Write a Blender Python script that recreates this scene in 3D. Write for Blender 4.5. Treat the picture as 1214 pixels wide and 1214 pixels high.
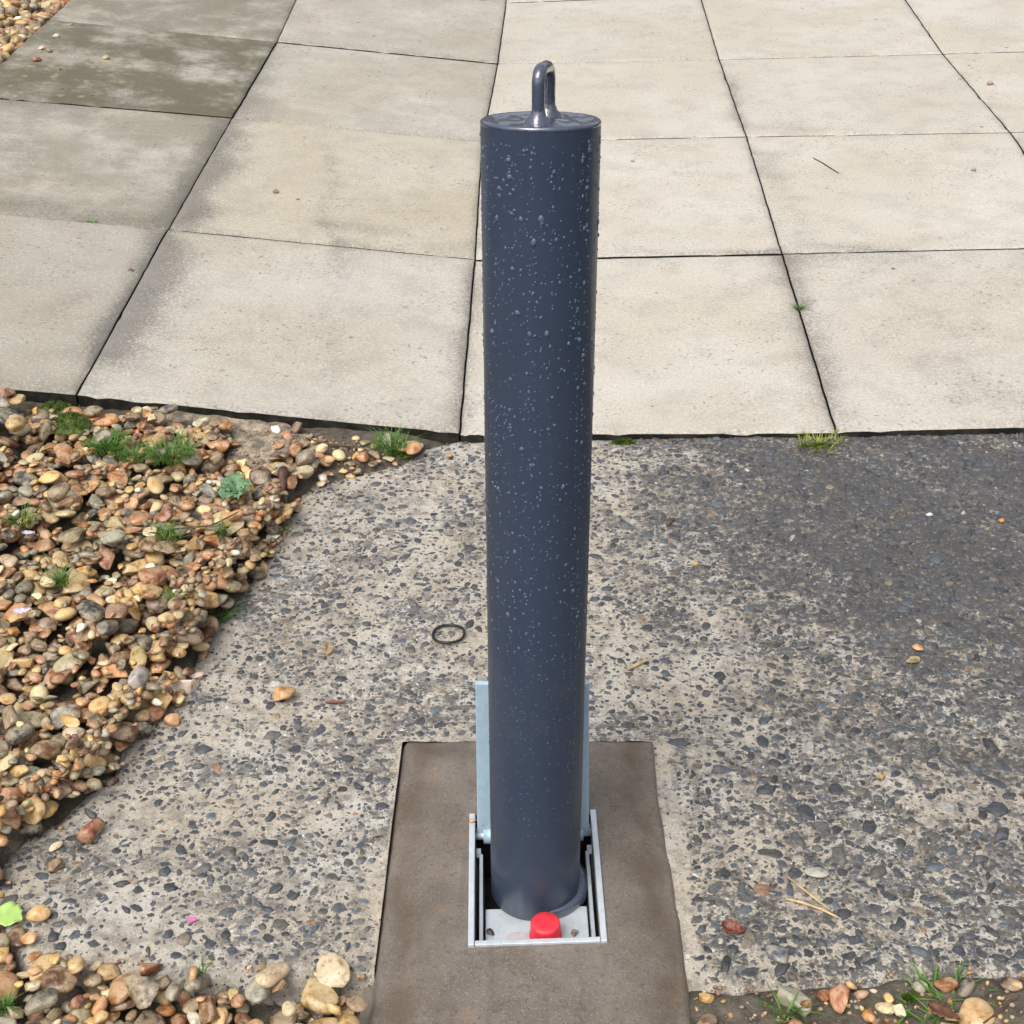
import bpy, bmesh, math, random
import numpy as np
from mathutils import Vector, Matrix

for o in list(bpy.data.objects):
    bpy.data.objects.remove(o, do_unlink=True)
scene = bpy.context.scene
COL = scene.collection
rng = np.random.default_rng(7)
random.seed(7)

# ------------------------------------------------------------------ camera
H = 1.08
FPX = 1850.0
F = np.array([-0.0351237, 0.84756797, -0.52952324])
RT = np.array([0.9992947, 0.02274347, -0.02988026])
UP = np.array([0.01328235, 0.53019927, 0.84776902])
CAM = np.array([0.0, 0.0, H])
cd = bpy.data.cameras.new('camera')
cam = bpy.data.objects.new('camera', cd)
COL.objects.link(cam)
cd.sensor_width = 36.0
cd.lens = 36.0 * FPX / 1214.0
cd.clip_start = 0.02
cd.clip_end = 2000.0
cam.matrix_world = Matrix(((RT[0], UP[0], -F[0], CAM[0]),
                           (RT[1], UP[1], -F[1], CAM[1]),
                           (RT[2], UP[2], -F[2], CAM[2]),
                           (0, 0, 0, 1)))
scene.camera = cam

# ------------------------------------------------------------------ light
SUN_EL, SUN_AZ = math.radians(58), math.radians(-150)     # azimuth measured from +Y towards +X
world = bpy.data.worlds.new('World')
scene.world = world
world.use_nodes = True
wn = world.node_tree
wn.nodes.clear()
sky = wn.nodes.new('ShaderNodeTexSky')
sky.sky_type = 'NISHITA'
sky.sun_disc = False
sky.sun_elevation = SUN_EL
sky.sun_rotation = SUN_AZ
sky.air_density = 1.0
sky.dust_density = 6.0
sky.ozone_density = 1.0
hs = wn.nodes.new('ShaderNodeHueSaturation')
hs.inputs['Saturation'].default_value = 0.38
bg = wn.nodes.new('ShaderNodeBackground')
bg.inputs['Strength'].default_value = 0.15
wo = wn.nodes.new('ShaderNodeOutputWorld')
wn.links.new(sky.outputs[0], hs.inputs['Color'])
wn.links.new(hs.outputs[0], bg.inputs['Color'])
wn.links.new(bg.outputs[0], wo.inputs['Surface'])

sd = bpy.data.lights.new('sun', 'SUN')
sd.energy = 1.1
sd.angle = math.radians(40)
sd.color = (1.0, 0.985, 0.96)
sun = bpy.data.objects.new('sun', sd)
COL.objects.link(sun)
sdir = Vector((math.sin(SUN_AZ) * math.cos(SUN_EL), math.cos(SUN_AZ) * math.cos(SUN_EL), math.sin(SUN_EL)))
sun.rotation_euler = sdir.to_track_quat('Z', 'Y').to_euler()
sun.location = (0, 0, 5)

vs = scene.view_settings
vs.view_transform = 'Standard'
vs.look = 'None'
vs.gamma = 1.0
vs.use_curve_mapping = False
vs.exposure = 0.52
scene.cycles.adaptive_threshold = 0.02
scene.cycles.max_bounces = 5
scene.cycles.diffuse_bounces = 3
scene.cycles.glossy_bounces = 3
scene.cycles.transmission_bounces = 4
scene.cycles.transparent_max_bounces = 4
scene.cycles.caustics_reflective = False
scene.cycles.caustics_refractive = False

# ------------------------------------------------------------------ helpers
def px(u, v, z=0.0, k=0.0, x0=0.0):
    """ground point seen at photo pixel (u, v) on the plane Z = z + k (x0 - X)"""
    r = F + RT * (u - 607) / FPX + UP * (607 - v) / FPX
    t = (z - H + k * x0) / (r[2] + k * r[0])
    return CAM + t * r

def px_plane(u, v, p, n):
    r = F + RT * (u - 607) / FPX + UP * (607 - v) / FPX
    t = np.dot(np.asarray(p) - CAM, n) / np.dot(r, n)
    return CAM + t * r

def proj(P):
    d = np.asarray(P) - CAM
    z = d @ F
    return 607 + FPX * (d @ RT) / z, 607 - FPX * (d @ UP) / z, z

def lin(r, g, b):
    f = lambda c: (c / 255 / 12.92) if c / 255 <= .04045 else ((c / 255 + .055) / 1.055) ** 2.4
    return (f(r), f(g), f(b))

def hash2(ix, iy, seed):
    n = (ix.astype(np.int64) * 374761393 + iy.astype(np.int64) * 668265263 + seed * 982451653) & 0x7fffffff
    n = ((n ^ (n >> 13)) * 1274126177) & 0x7fffffff
    return ((n ^ (n >> 16)) & 0xffff) / 65535.0

def vnoise(x, y, scale, seed=0, octaves=1, rough=0.5):
    x = np.asarray(x, float); y = np.asarray(y, float)
    tot = 0.0; amp = 1.0; norm = 0.0; s = scale
    for o in range(octaves):
        fx = x * s; fy = y * s
        ix = np.floor(fx); iy = np.floor(fy)
        tx = fx - ix; ty = fy - iy
        tx = tx * tx * (3 - 2 * tx); ty = ty * ty * (3 - 2 * ty)
        a = hash2(ix, iy, seed + o); b = hash2(ix + 1, iy, seed + o)
        c = hash2(ix, iy + 1, seed + o); d = hash2(ix + 1, iy + 1, seed + o)
        tot = tot + amp * ((a * (1 - tx) + b * tx) * (1 - ty) + (c * (1 - tx) + d * tx) * ty)
        norm += amp; amp *= rough; s *= 2.03
    return tot / norm          # 0..1

def sstep(a, b, x):
    t = np.clip((np.asarray(x, float) - a) / (b - a), 0, 1)
    return t * t * (3 - 2 * t)

def mesh_np(name, V, faces, smooth=False, attrs=None, cols=None):
    """V (n,3); faces = int array (m,3|4) or list of lists"""
    me = bpy.data.meshes.new(name)
    V = np.asarray(V, np.float32)
    if isinstance(faces, np.ndarray):
        m, k = faces.shape
        me.vertices.add(len(V)); me.vertices.foreach_set('co', V.ravel())
        me.loops.add(m * k); me.loops.foreach_set('vertex_index', faces.astype(np.int32).ravel())
        me.polygons.add(m)
        me.polygons.foreach_set('loop_start', np.arange(0, m * k, k, dtype=np.int32))
        me.update(calc_edges=True)
        me.validate()
    else:
        me.from_pydata([tuple(map(float, v)) for v in V], [], faces)
    if smooth is True:
        me.polygons.foreach_set('use_smooth', np.ones(len(me.polygons), bool))
    for k2, arr in (attrs or {}).items():
        a = me.attributes.new(k2, 'FLOAT', 'POINT')
        a.data.foreach_set('value', np.asarray(arr, np.float32))
    for k2, arr in (cols or {}).items():
        a = me.attributes.new(k2, 'FLOAT_COLOR', 'POINT')
        c = np.ones((len(V), 4), np.float32); c[:, :3] = arr
        a.data.foreach_set('color', c.ravel())
    me.update()
    return me

def obj(name, me, mat=None, parent=None, loc=None):
    o = bpy.data.objects.new(name, me)
    COL.objects.link(o)
    if mat is not None and me is not None and not me.materials:
        me.materials.append(mat)
    if loc is not None:
        o.location = tuple(map(float, loc))
    if parent is not None:
        o.parent = parent
    return o

def tag(o, label=None, cat=None, group=None, kind=None):
    if label: o['label'] = label
    if cat: o['category'] = cat
    if group: o['group'] = group
    if kind: o['kind'] = kind
    return o

def tube(points, rad, seg=10, closed=False, cap=True):
    """tube along points, rad scalar or list -> V, F"""
    P = [Vector(p) for p in points]
    n = len(P)
    rad = [rad] * n if not hasattr(rad, '__len__') else rad
    V = []; Fc = []
    t0 = (P[1] - P[0]).normalized()
    ref = Vector((0, 0, 1)) if abs(t0.z) < .9 else Vector((1, 0, 0))
    nrm = t0.cross(ref).normalized()
    for i in range(n):
        if closed:
            t = (P[(i + 1) % n] - P[i - 1]).normalized()
        else:
            t = (P[min(i + 1, n - 1)] - P[max(i - 1, 0)]).normalized()
        nrm = (nrm - t * nrm.dot(t)).normalized()
        b = t.cross(nrm)
        for s in range(seg):
            a = 2 * math.pi * s / seg
            V.append(P[i] + (nrm * math.cos(a) + b * math.sin(a)) * rad[i])
    m = n if closed else n - 1
    for i in range(m):
        for s in range(seg):
            a = i * seg + s; b = i * seg + (s + 1) % seg
            c = ((i + 1) % n) * seg + (s + 1) % seg; d = ((i + 1) % n) * seg + s
            Fc.append([a, b, c, d])
    if cap and not closed:
        Fc.append(list(range(seg))[::-1])
        Fc.append([(n - 1) * seg + s for s in range(seg)])
    return [tuple(v) for v in V], Fc

def join(parts):
    V = []; Fc = []
    for v, f in parts:
        b = len(V)
        V += [tuple(p) for p in v]
        Fc += [[i + b for i in q] for q in f]
    return V, Fc

def boxm(x0, x1, y0, y1, z0, z1):
    V = [(x0, y0, z0), (x1, y0, z0), (x1, y1, z0), (x0, y1, z0), (x0, y0, z1), (x1, y0, z1), (x1, y1, z1), (x0, y1, z1)]
    return V, [[0, 3, 2, 1], [4, 5, 6, 7], [0, 1, 5, 4], [1, 2, 6, 5], [2, 3, 7, 6], [3, 0, 4, 7]]

def bevel_mesh(me, w, seg=2):
    bm = bmesh.new(); bm.from_mesh(me)
    bmesh.ops.bevel(bm, geom=list(bm.edges), offset=w, segments=seg, affect='EDGES', profile=.6)
    bm.to_mesh(me); bm.free()
    return me

# ------------------------------------------------------------------ materials
class NT:
    def __init__(s, name):
        s.m = bpy.data.materials.new(name); s.m.use_nodes = True
        s.t = s.m.node_tree; s.t.nodes.clear()
        s.out = s.n('ShaderNodeOutputMaterial')
        s.p = s.n('ShaderNodeBsdfPrincipled')
        s.t.links.new(s.p.outputs[0], s.out.inputs['Surface'])
    def n(s, typ, **kw):
        x = s.t.nodes.new(typ)
        for k, v in kw.items(): setattr(x, k, v)
        return x
    def set(s, sock, v):
        if isinstance(v, bpy.types.NodeSocket): s.t.links.new(v, sock)
        elif isinstance(v, (tuple, list)) and len(v) == 3 and sock.type == 'RGBA': sock.default_value = (*v, 1)
        else: sock.default_value = v
    def math(s, op, a, b=None, c=None, clamp=False):
        x = s.n('ShaderNodeMath', operation=op, use_clamp=clamp)
        s.set(x.inputs[0], a)
        if b is not None: s.set(x.inputs[1], b)
        if c is not None: s.set(x.inputs[2], c)
        return x.outputs[0]
    def mix(s, f, a, b, blend='MIX'):
        x = s.n('ShaderNodeMix', data_type='RGBA', blend_type=blend, clamp_factor=True)
        s.set(x.inputs[0], f); s.set(x.inputs[6], a); s.set(x.inputs[7], b)
        return x.outputs[2]
    def noise(s, vec, scale, detail=4, rough=.55, dist=0.0):
        x = s.n('ShaderNodeTexNoise'); s.set(x.inputs['Vector'], vec)
        x.inputs['Scale'].default_value = scale; x.inputs['Detail'].default_value = detail
        x.inputs['Roughness'].default_value = rough; x.inputs['Distortion'].default_value = dist
        return x.outputs['Fac']
    def noisec(s, vec, scale, detail=2):
        x = s.n('ShaderNodeTexNoise'); s.set(x.inputs['Vector'], vec)
        x.inputs['Scale'].default_value = scale; x.inputs['Detail'].default_value = detail
        return x.outputs['Color']
    def vor(s, vec, scale, feature='F1', rand=1.0):
        x = s.n('ShaderNodeTexVoronoi', feature=feature); s.set(x.inputs['Vector'], vec)
        x.inputs['Scale'].default_value = scale; x.inputs['Randomness'].default_value = rand
        return x
    def ramp(s, f, stops, interp='LINEAR'):
        x = s.n('ShaderNodeValToRGB'); s.set(x.inputs[0], f)
        cr = x.color_ramp; cr.interpolation = interp
        while len(cr.elements) < len(stops): cr.elements.new(.5)
        for e, (p, c) in zip(cr.elements, stops):
            e.position = p
            e.color = (*c, 1) if hasattr(c, '__len__') else (c, c, c, 1)
        return x.outputs[0]
    def rng(s, f, a, b, c=0.0, d=1.0):
        x = s.n('ShaderNodeMapRange', interpolation_type='SMOOTHSTEP')
        s.set(x.inputs[0], f); x.inputs[1].default_value = a; x.inputs[2].default_value = b
        x.inputs[3].default_value = c; x.inputs[4].default_value = d
        return x.outputs[0]
    def attr(s, name, typ='GEOMETRY'):
        x = s.n('ShaderNodeAttribute', attribute_name=name, attribute_type=typ)
        return x
    def geo(s): return s.n('ShaderNodeNewGeometry').outputs['Position']
    def objc(s): return s.n('ShaderNodeTexCoord').outputs['Object']
    def bump(s, h, strength=.5, dist=.001, normal=None):
        x = s.n('ShaderNodeBump'); s.set(x.inputs['Height'], h)
        x.inputs['Strength'].default_value = strength; x.inputs['Distance'].default_value = dist
        if normal is not None: s.set(x.inputs['Normal'], normal)
        return x.outputs[0]
    def vadd(s, a, b):
        x = s.n('ShaderNodeVectorMath', operation='ADD'); s.set(x.inputs[0], a); s.set(x.inputs[1], b)
        return x.outputs[0]
    def vscale(s, a, k):
        x = s.n('ShaderNodeVectorMath', operation='SCALE'); s.set(x.inputs[0], a); x.inputs['Scale'].default_value = k
        return x.outputs[0]
    def base(s, col=None, rough=None, normal=None, spec=None, metal=None, **kw):
        if col is not None: s.set(s.p.inputs['Base Color'], col)
        if rough is not None: s.set(s.p.inputs['Roughness'], rough)
        if normal is not None: s.set(s.p.inputs['Normal'], normal)
        if spec is not None: s.set(s.p.inputs['Specular IOR Level'], spec)
        if metal is not None: s.set(s.p.inputs['Metallic'], metal)
        for k, v in kw.items(): s.set(s.p.inputs[k], v)
        return s.m

def simple(name, col, rough=.6, var=.25, scale=60, bump=.15, dist=.001, metal=0.0, spec=.5):
    t = NT(name)
    P = t.objc()
    nz = t.noise(P, scale, 5)
    c = t.mix(t.rng(nz, .3, .7), tuple(x * (1 - var) for x in col), tuple(min(1, x * (1 + var)) for x in col))
    return t.base(c, rough, t.bump(nz, bump, dist), spec, metal)

def concrete_matrix(t, P, grime):
    """pale, weathered cement paste with grit"""
    big = t.noise(P, 7, 3, .6)
    mid = t.noise(P, 45, 4, .65)
    fine = t.noise(P, 420, 3, .7)
    c = t.mix(t.rng(big, .35, .68), (.37, .322, .252), (.415, .388, .338))
    c = t.mix(t.rng(mid, .42, .7), c, (.20, .178, .145))
    c = t.mix(t.rng(fine, .52, .75), c, (.17, .155, .135))
    c = t.mix(t.rng(fine, .45, .2), c, (.55, .51, .44))
    g2 = t.rng(t.math('ADD', grime, t.math('MULTIPLY', t.math('SUBTRACT', t.noise(P, 120, 5, .75), .5), 3.2)), .15, .95)
    c = t.mix(t.math('MULTIPLY', g2, .9), c, (.043, .040, .038))
    return c, fine, mid

def mat_concrete():
    t = NT('exposed_aggregate_concrete')
    P = t.geo()
    gr = t.attr('grime').outputs['Fac']
    dn = t.attr('stoniness').outputs['Fac']
    c, fine, mid = concrete_matrix(t, P, gr)
    pt = t.math('MULTIPLY', t.rng(t.noise(P, 70, 5, .75), .46, .56), t.rng(dn, .40, .95))
    c = t.mix(t.math('MULTIPLY', pt, .88), c, (.062, .059, .056))
    h = fine
    warp = t.vadd(P, t.vscale(t.noisec(P, 160, 2), .007))
    for sc, amt, thr in ((150, .62, .36), (290, .55, .36)):
        v = t.vor(warp, sc)
        sep = t.n('ShaderNodeSeparateColor'); t.set(sep.inputs[0], v.outputs['Color'])
        m = t.math('MULTIPLY', t.rng(v.outputs['Distance'], thr, thr - .09),
                   t.math('LESS_THAN', sep.outputs[0], t.math('MULTIPLY', dn, amt + .2)))
        sc_ = t.ramp(sep.outputs[1], [(0, (.05, .055, .065)), (.35, (.085, .095, .115)), (.6, (.13, .135, .14)),
                                      (.78, (.12, .10, .08)), (.88, (.26, .22, .17)), (1, (.55, .53, .5))])
        sc_ = t.mix(t.math('MULTIPLY', gr, .5), sc_, (.05, .052, .06))
        c = t.mix(m, c, sc_)
        h = t.math('ADD', h, t.math('MULTIPLY', m, .7))
    rough = t.rng(gr, 0, 1, .78, .5)
    n = t.bump(t.math('ADD', h, mid), .55, .0018)
    return t.base(c, rough, n, .4)

def mat_stone(name, use_obj):
    """embedded dark aggregate flake"""
    t = NT(name)
    P = t.geo()
    if use_obj:
        base = t.n('ShaderNodeObjectInfo').outputs['Color']
        gr = t.n('ShaderNodeObjectInfo').outputs['Alpha']
    else:
        base = t.attr('tint').outputs['Color']
        gr = t.attr('grime').outputs['Fac']
    film = t.attr('film').outputs['Fac']
    n1 = t.noise(P, 230, 4, .65); n2 = t.noise(P, 900, 3)
    c = t.mix(t.rng(n1, .3, .7), t.mix(.5, base, (.015, .015, .018)), t.mix(.10, base, (.3, .3, .3)))
    cm, fi, mi = concrete_matrix(t, P, gr)
    # cement film left on the rims and in smears
    k = t.math('ADD', film, t.math('MULTIPLY', t.math('SUBTRACT', t.noise(P, 330, 5, .7), .5), 2.2))
    c = t.mix(t.rng(k, .78, 1.15), c, cm)
    return t.base(c, t.rng(n1, .3, .7, .38, .6), t.bump(t.math('ADD', n1, n2), .35, .0012), .45)

def mat_pebble(name, use_obj):
    t = NT(name)
    if use_obj:
        P = t.geo()
        base = t.n('ShaderNodeObjectInfo').outputs['Color']
    else:
        P = t.geo()
        base = t.attr('tint').outputs['Color']
    n1 = t.noise(P, 75, 4, .6, .4); n2 = t.noise(P, 330, 4, .65); n3 = t.noise(P, 28, 2)
    dark = t.mix(1.0, base, (.42, .33, .25), 'MULTIPLY')
    lite = t.mix(.34, base, (.60, .50, .33))
    c = t.mix(t.rng(n1, .42, .62), lite, base)
    c = t.mix(t.rng(n1, .52, .74), c, dark)
    c = t.mix(t.rng(n2, .56, .72), c, dark)
    c = t.mix(t.math('MULTIPLY', t.rng(n2, .42, .3), .32), c, (.6, .55, .46))
    c = t.mix(t.math('MULTIPLY', t.rng(n3, .5, .75), .35), c, (.12, .085, .05))
    return t.base(c, t.rng(n2, .3, .7, .28, .5), t.bump(t.math('ADD', n1, n2), .45, .0013), .5)

def mat_soil():
    t = NT('gritty_soil')
    P = t.geo()
    mo = t.attr('mortar').outputs['Fac']
    a = t.noise(P, 60, 6, .7); b = t.noise(P, 420, 4, .7); d = t.noise(P, 12, 3)
    c = t.mix(t.rng(a, .3, .7), (.055, .046, .036), (.17, .142, .108))
    c = t.mix(t.rng(b, .58, .74), c, (.30, .26, .20))
    c = t.mix(t.math('MULTIPLY', t.rng(d, .5, .7), .5), c, (.06, .07, .035))
    mc = t.mix(t.rng(a, .35, .65), (.50, .42, .31), (.15, .12, .09))
    mc = t.mix(t.rng(b, .55, .75), mc, (.07, .062, .05))
    c = t.mix(t.rng(t.math('ADD', mo, t.math('MULTIPLY', t.math('SUBTRACT', a, .5), .9)), .35, .65), c, mc)
    return t.base(c, .8, t.bump(t.math('ADD', a, b), .9, .004), .3)

def mat_slab(name, side=False):
    t = NT(name)
    P = t.geo()
    inf = t.n('ShaderNodeObjectInfo')
    tone = inf.outputs['Color']; lich = inf.outputs['Alpha']
    dirt = t.attr('dirt').outputs['Fac']
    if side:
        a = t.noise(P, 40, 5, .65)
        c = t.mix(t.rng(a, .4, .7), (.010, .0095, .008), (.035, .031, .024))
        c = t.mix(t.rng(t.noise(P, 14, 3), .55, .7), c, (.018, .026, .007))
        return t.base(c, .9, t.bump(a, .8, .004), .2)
    # offset the pattern slab by slab
    sh = t.n('ShaderNodeCombineXYZ')
    t.set(sh.inputs[2], t.math('MULTIPLY', inf.outputs['Random'], 37.0))
    Q = t.vadd(P, sh.outputs[0])
    big = t.noise(Q, 3.2, 5, .6, .3); mid = t.noise(Q, 17, 5, .62); fine = t.noise(P, 210, 5, .8); grit = t.noise(P, 620, 3, .7)
    c = t.mix(t.rng(big, .32, .68), t.mix(.9, tone, (.88, .84, .76), 'MULTIPLY'), tone)
    c = t.mix(t.math('MULTIPLY', t.rng(mid, .44, .66), .30), c, (.27, .25, .22))
    c = t.mix(t.math('MULTIPLY', t.rng(fine, .50, .62), .34), c, (.235, .215, .19))
    c = t.mix(t.math('MULTIPLY', t.rng(fine, .47, .36), .32), c, (.70, .66, .60))
    pit = t.math('MULTIPLY', t.rng(t.noise(P, 105, 3, .6), .60, .66), t.rng(t.noise(P, 9, 2), .45, .6))
    c = t.mix(t.math('MULTIPLY', pit, .55), c, (.12, .11, .095))
    c = t.mix(t.math('MULTIPLY', t.rng(grit, .55, .70), .5), c, (.15, .135, .12))
    c = t.mix(t.math('MULTIPLY', t.rng(grit, .36, .22), .3), c, (.7, .66, .58))
    # grime: pitted, hugging joints and tyre smears
    k = t.math('ADD', dirt, t.math('MULTIPLY', t.math('SUBTRACT', mid, .5), t.math('MULTIPLY', dirt, 1.6)))
    k = t.math('MULTIPLY', k, t.rng(fine, .28, .60, .25, 1.25))
    c = t.mix(t.math('MULTIPLY', t.rng(k, .08, 1.15), .80), c, t.mix(t.rng(mid, .35, .65), (.10, .093, .084), (.17, .155, .135)))
    # lichen and algae on the damp slabs by the gravel
    l1 = t.math('MULTIPLY', t.rng(t.noise(Q, 7, 5, .7), .30, .58, .10, 1.0), lich)
    c = t.mix(t.math('MULTIPLY', l1, .80), c, (.085, .075, .042))
    wv = t.vor(t.vadd(P, t.vscale(t.noisec(P, 40), .02)), 34)
    sp = t.math('MULTIPLY', t.rng(wv.outputs['Distance'], .36, .16), t.rng(t.noise(Q, 9, 3), .5, .62))
    c = t.mix(t.math('MULTIPLY', t.math('MULTIPLY', sp, lich), .55), c, (.30, .27, .14))
    # specks of dropped dirt
    vs_ = t.vor(P, 13)
    sp2 = t.math('MULTIPLY', t.rng(vs_.outputs['Distance'], .075, .04), t.rng(t.noise(P, 3.5, 2), .5, .6))
    c = t.mix(t.math('MULTIPLY', sp2, .8), c, (.05, .042, .035))
    # light scuffs
    mp = t.n('ShaderNodeMapping'); t.set(mp.inputs[0], Q); mp.inputs['Rotation'].default_value = (0, 0, 1.1); mp.inputs['Scale'].default_value = (10, 130, 1)
    sc = t.math('MULTIPLY', t.rng(t.noise(mp.outputs[0], 1.0, 3), .70, .78), t.rng(t.noise(Q, 6, 2), .5, .65))
    c = t.mix(t.math('MULTIPLY', sc, .45), c, (.62, .58, .52))
    # moulded cross-hatch
    w = []
    for rz in (.785, -.785):
        m2 = t.n('ShaderNodeMapping'); t.set(m2.inputs[0], P); m2.inputs['Rotation'].default_value = (0, 0, rz)
        wt = t.n('ShaderNodeTexWave'); t.set(wt.inputs[0], m2.outputs[0]); wt.inputs['Scale'].default_value = 62
        wt.inputs['Distortion'].default_value = .6
        w.append(wt.outputs['Fac'])
    hatch = t.math('MULTIPLY', t.math('ADD', w[0], w[1]), t.math('MULTIPLY', t.rng(t.noise(Q, 4, 2), .42, .6, .0, .3), t.rng(lich, .0, .1)))
    h = t.math('ADD', t.math('ADD', fine, t.math('MULTIPLY', grit, .6)), hatch)
    return t.base(c, t.rng(dirt, 0, 1, .72, .6), t.bump(h, .6, .0012), .35)

def mat_pad():
    t = NT('brown_mortar')
    P = t.geo()
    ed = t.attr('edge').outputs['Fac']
    a = t.noise(P, 16, 5, .6); b = t.noise(P, 130, 5, .65); d = t.noise(P, 600, 3, .7)
    c = t.mix(t.rng(a, .3, .7), (.116, .096, .078), (.165, .141, .118))
    c = t.mix(t.math('MULTIPLY', t.rng(b, .5, .72), .45), c, (.07, .056, .044))
    c = t.mix(t.math('MULTIPLY', t.rng(d, .56, .66), .6), c, (.33, .29, .24))
    c = t.mix(t.math('MULTIPLY', t.rng(t.noise(P, 260, 4, .7), .55, .66), .5), c, (.06, .05, .042))
    c = t.mix(t.math('MULTIPLY', t.rng(t.noise(P, 38, 4), .58, .75), .4), c, (.23, .15, .08))
    # ochre clay stain on trowelled shoulders, darkened to paint in a dished edge's shade
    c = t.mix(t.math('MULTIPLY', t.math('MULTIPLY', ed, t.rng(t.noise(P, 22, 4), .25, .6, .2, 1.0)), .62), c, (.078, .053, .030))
    # trowel streaks along the pad
    mp = t.n('ShaderNodeMapping'); t.set(mp.inputs[0], P); mp.inputs['Scale'].default_value = (60, 9, 9)
    st = t.noise(mp.outputs[0], 1.0, 4)
    c = t.mix(t.math('MULTIPLY', t.rng(st, .5, .72), .35), c, (.075, .062, .052))
    return t.base(c, .62, t.bump(t.math('ADD', t.math('ADD', a, b), t.math('MULTIPLY', st, .6)), .5, .0022), .4)

def mat_paint():
    t = NT('slate_blue_paint')
    P = t.objc()
    a = t.noise(P, 900, 2); b = t.noise(P, 9, 4)
    mp = t.n('ShaderNodeMapping'); t.set(mp.inputs[0], P); mp.inputs['Scale'].default_value = (140, 140, 4)
    st = t.noise(mp.outputs[0], 1.0, 3)
    c = t.mix(t.rng(b, .3, .7), (.031, .0445, .073), (.036, .0495, .078))
    c = t.mix(t.math('MULTIPLY', t.rng(st, .5, .75), .3), c, (.043, .056, .082))
    sx_ = t.n('ShaderNodeSeparateXYZ'); t.set(sx_.inputs[0], P)
    low = t.math('MULTIPLY', t.rng(sx_.outputs[2], .10, .0), t.rng(t.noise(P, 70, 5, .7), .45, .7))
    c = t.mix(t.math('MULTIPLY', low, .14), c, (.13, .12, .105))
    sm = t.math('MULTIPLY', t.rng(t.noise(P, 22, 4, .65), .56, .70), .28)
    c = t.mix(sm, c, (.056, .067, .091))
    return t.base(c, t.rng(st, .3, .7, .30, .42), t.bump(a, .12, .0004), .32)

def mat_paint_wet():
    t = NT('wet_slate_blue_paint')
    P = t.objc()
    a = t.noise(P, 120, 4)
    c = (.038, .050, .082)
    return t.base(c, t.rng(t.noise(P, 60, 4), .4, .6, .08, .30), t.bump(a, .5, .002), .9,
                  **{'Coat Weight': .8, 'Coat Roughness': .10, 'Coat IOR': 1.5})

def mat_galv(name, col=(.66, .71, .74), rough=.42, metal=.55):
    t = NT(name)
    P = t.objc()
    v = t.vor(P, 130); n1 = t.noise(P, 45, 5, .6); n2 = t.noise(P, 300, 3)
    sep = t.n('ShaderNodeSeparateColor'); t.set(sep.inputs[0], v.outputs['Color'])
    c = t.mix(t.rng(sep.outputs[0], 0, 1, .0, .5), col, tuple(x * .82 for x in col))
    c = t.mix(t.math('MULTIPLY', t.rng(n1, .58, .76), .5), c, (.30, .31, .31))
    c = t.mix(t.math('MULTIPLY', t.rng(n2, .66, .78), .7), c, (.13, .115, .10))
    return t.base(c, t.rng(n1, .3, .7, rough, rough + .15), t.bump(n1, .2, .001), .5, metal)

M_CONC = mat_concrete()
M_STONE = mat_stone('aggregate_stuff', False)
M_STONEO = mat_stone('aggregate_piece', True)
M_PEB = mat_pebble('pebble_stuff', False)
M_PEBO = mat_pebble('pebble_piece', True)
M_SOIL = mat_soil()
M_SLAB = mat_slab('paving_top')
M_SIDE = mat_slab('paving_side', True)
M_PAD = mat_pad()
M_PAINT = mat_paint()
M_WET = mat_paint_wet()
M_GALV = mat_galv('galvanised_steel')
M_PLATE = mat_galv('galvanised_plate', (.40, .55, .66), .4, .2)
M_BLACK = simple('black_rubber', (.012, .012, .013), .45, .2, 90, .1)
M_CAVITY = simple('dark_box_steel', (.022, .020, .019), .6, .5, 80, .4, .002, .3)  # near-black colour for the box's back wall and floor
M_RED = simple('red_plastic', (.66, .030, .048), .45, .14, 60, .08)
M_ZINC = mat_galv('weathered_zinc', (.42, .46, .49), .5, .4)
M_LABEL = simple('dull_zinc', (.40, .385, .39), .55, .12, 120, .1)
M_TWIG = simple('brown_twig', (.085, .047, .026), .75, .4, 120, .5)
M_STRAW = simple('dry_straw', (.42, .31, .16), .7, .3, 90, .3)
M_BARK = simple('reddish_bark', (.085, .035, .025), .6, .4, 70, .5, .002)
M_DRYLEAF = simple('dry_leaf', (.115, .045, .020), .55, .45, 60, .6, .002)
M_REDLEAF = simple('red_brown_leaf', (.16, .040, .020), .5, .4, 80, .5, .002)
M_GREENLEAF = simple('fresh_leaf', (.34, .50, .14), .5, .18, 40, .3, .001)
M_PINK = simple('pink_petal', (.75, .12, .42), .6, .2, 80, .1)
M_FOIL = simple('pale_wrapper', (.55, .50, .68), .35, .3, 60, .3)

def mat_grass(name, c1, c2):
    t = NT(name)
    P = t.geo()
    n = t.noise(P, 90, 2)
    c = t.mix(t.rng(n, .35, .65), c1, c2)
    t.base(c, .55, None, .35)
    tr = t.n('ShaderNodeBsdfTranslucent'); t.set(tr.inputs['Color'], c)
    mx = t.n('ShaderNodeMixShader'); mx.inputs[0].default_value = .25
    t.t.links.new(t.p.outputs[0], mx.inputs[1]); t.t.links.new(tr.outputs[0], mx.inputs[2])
    t.t.links.new(mx.outputs[0], t.out.inputs['Surface'])
    return t.m
M_GRASS = mat_grass('grass_green', (.055, .15, .020), (.13, .25, .045))
M_GRASSY = mat_grass('grass_yellow_green', (.16, .22, .03), (.34, .36, .09))
M_WEED = mat_grass('weed_grey_green', (.11, .22, .10), (.20, .34, .18))
M_MOSS = mat_grass('moss_green', (.035, .07, .006), (.09, .13, .015))

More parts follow.
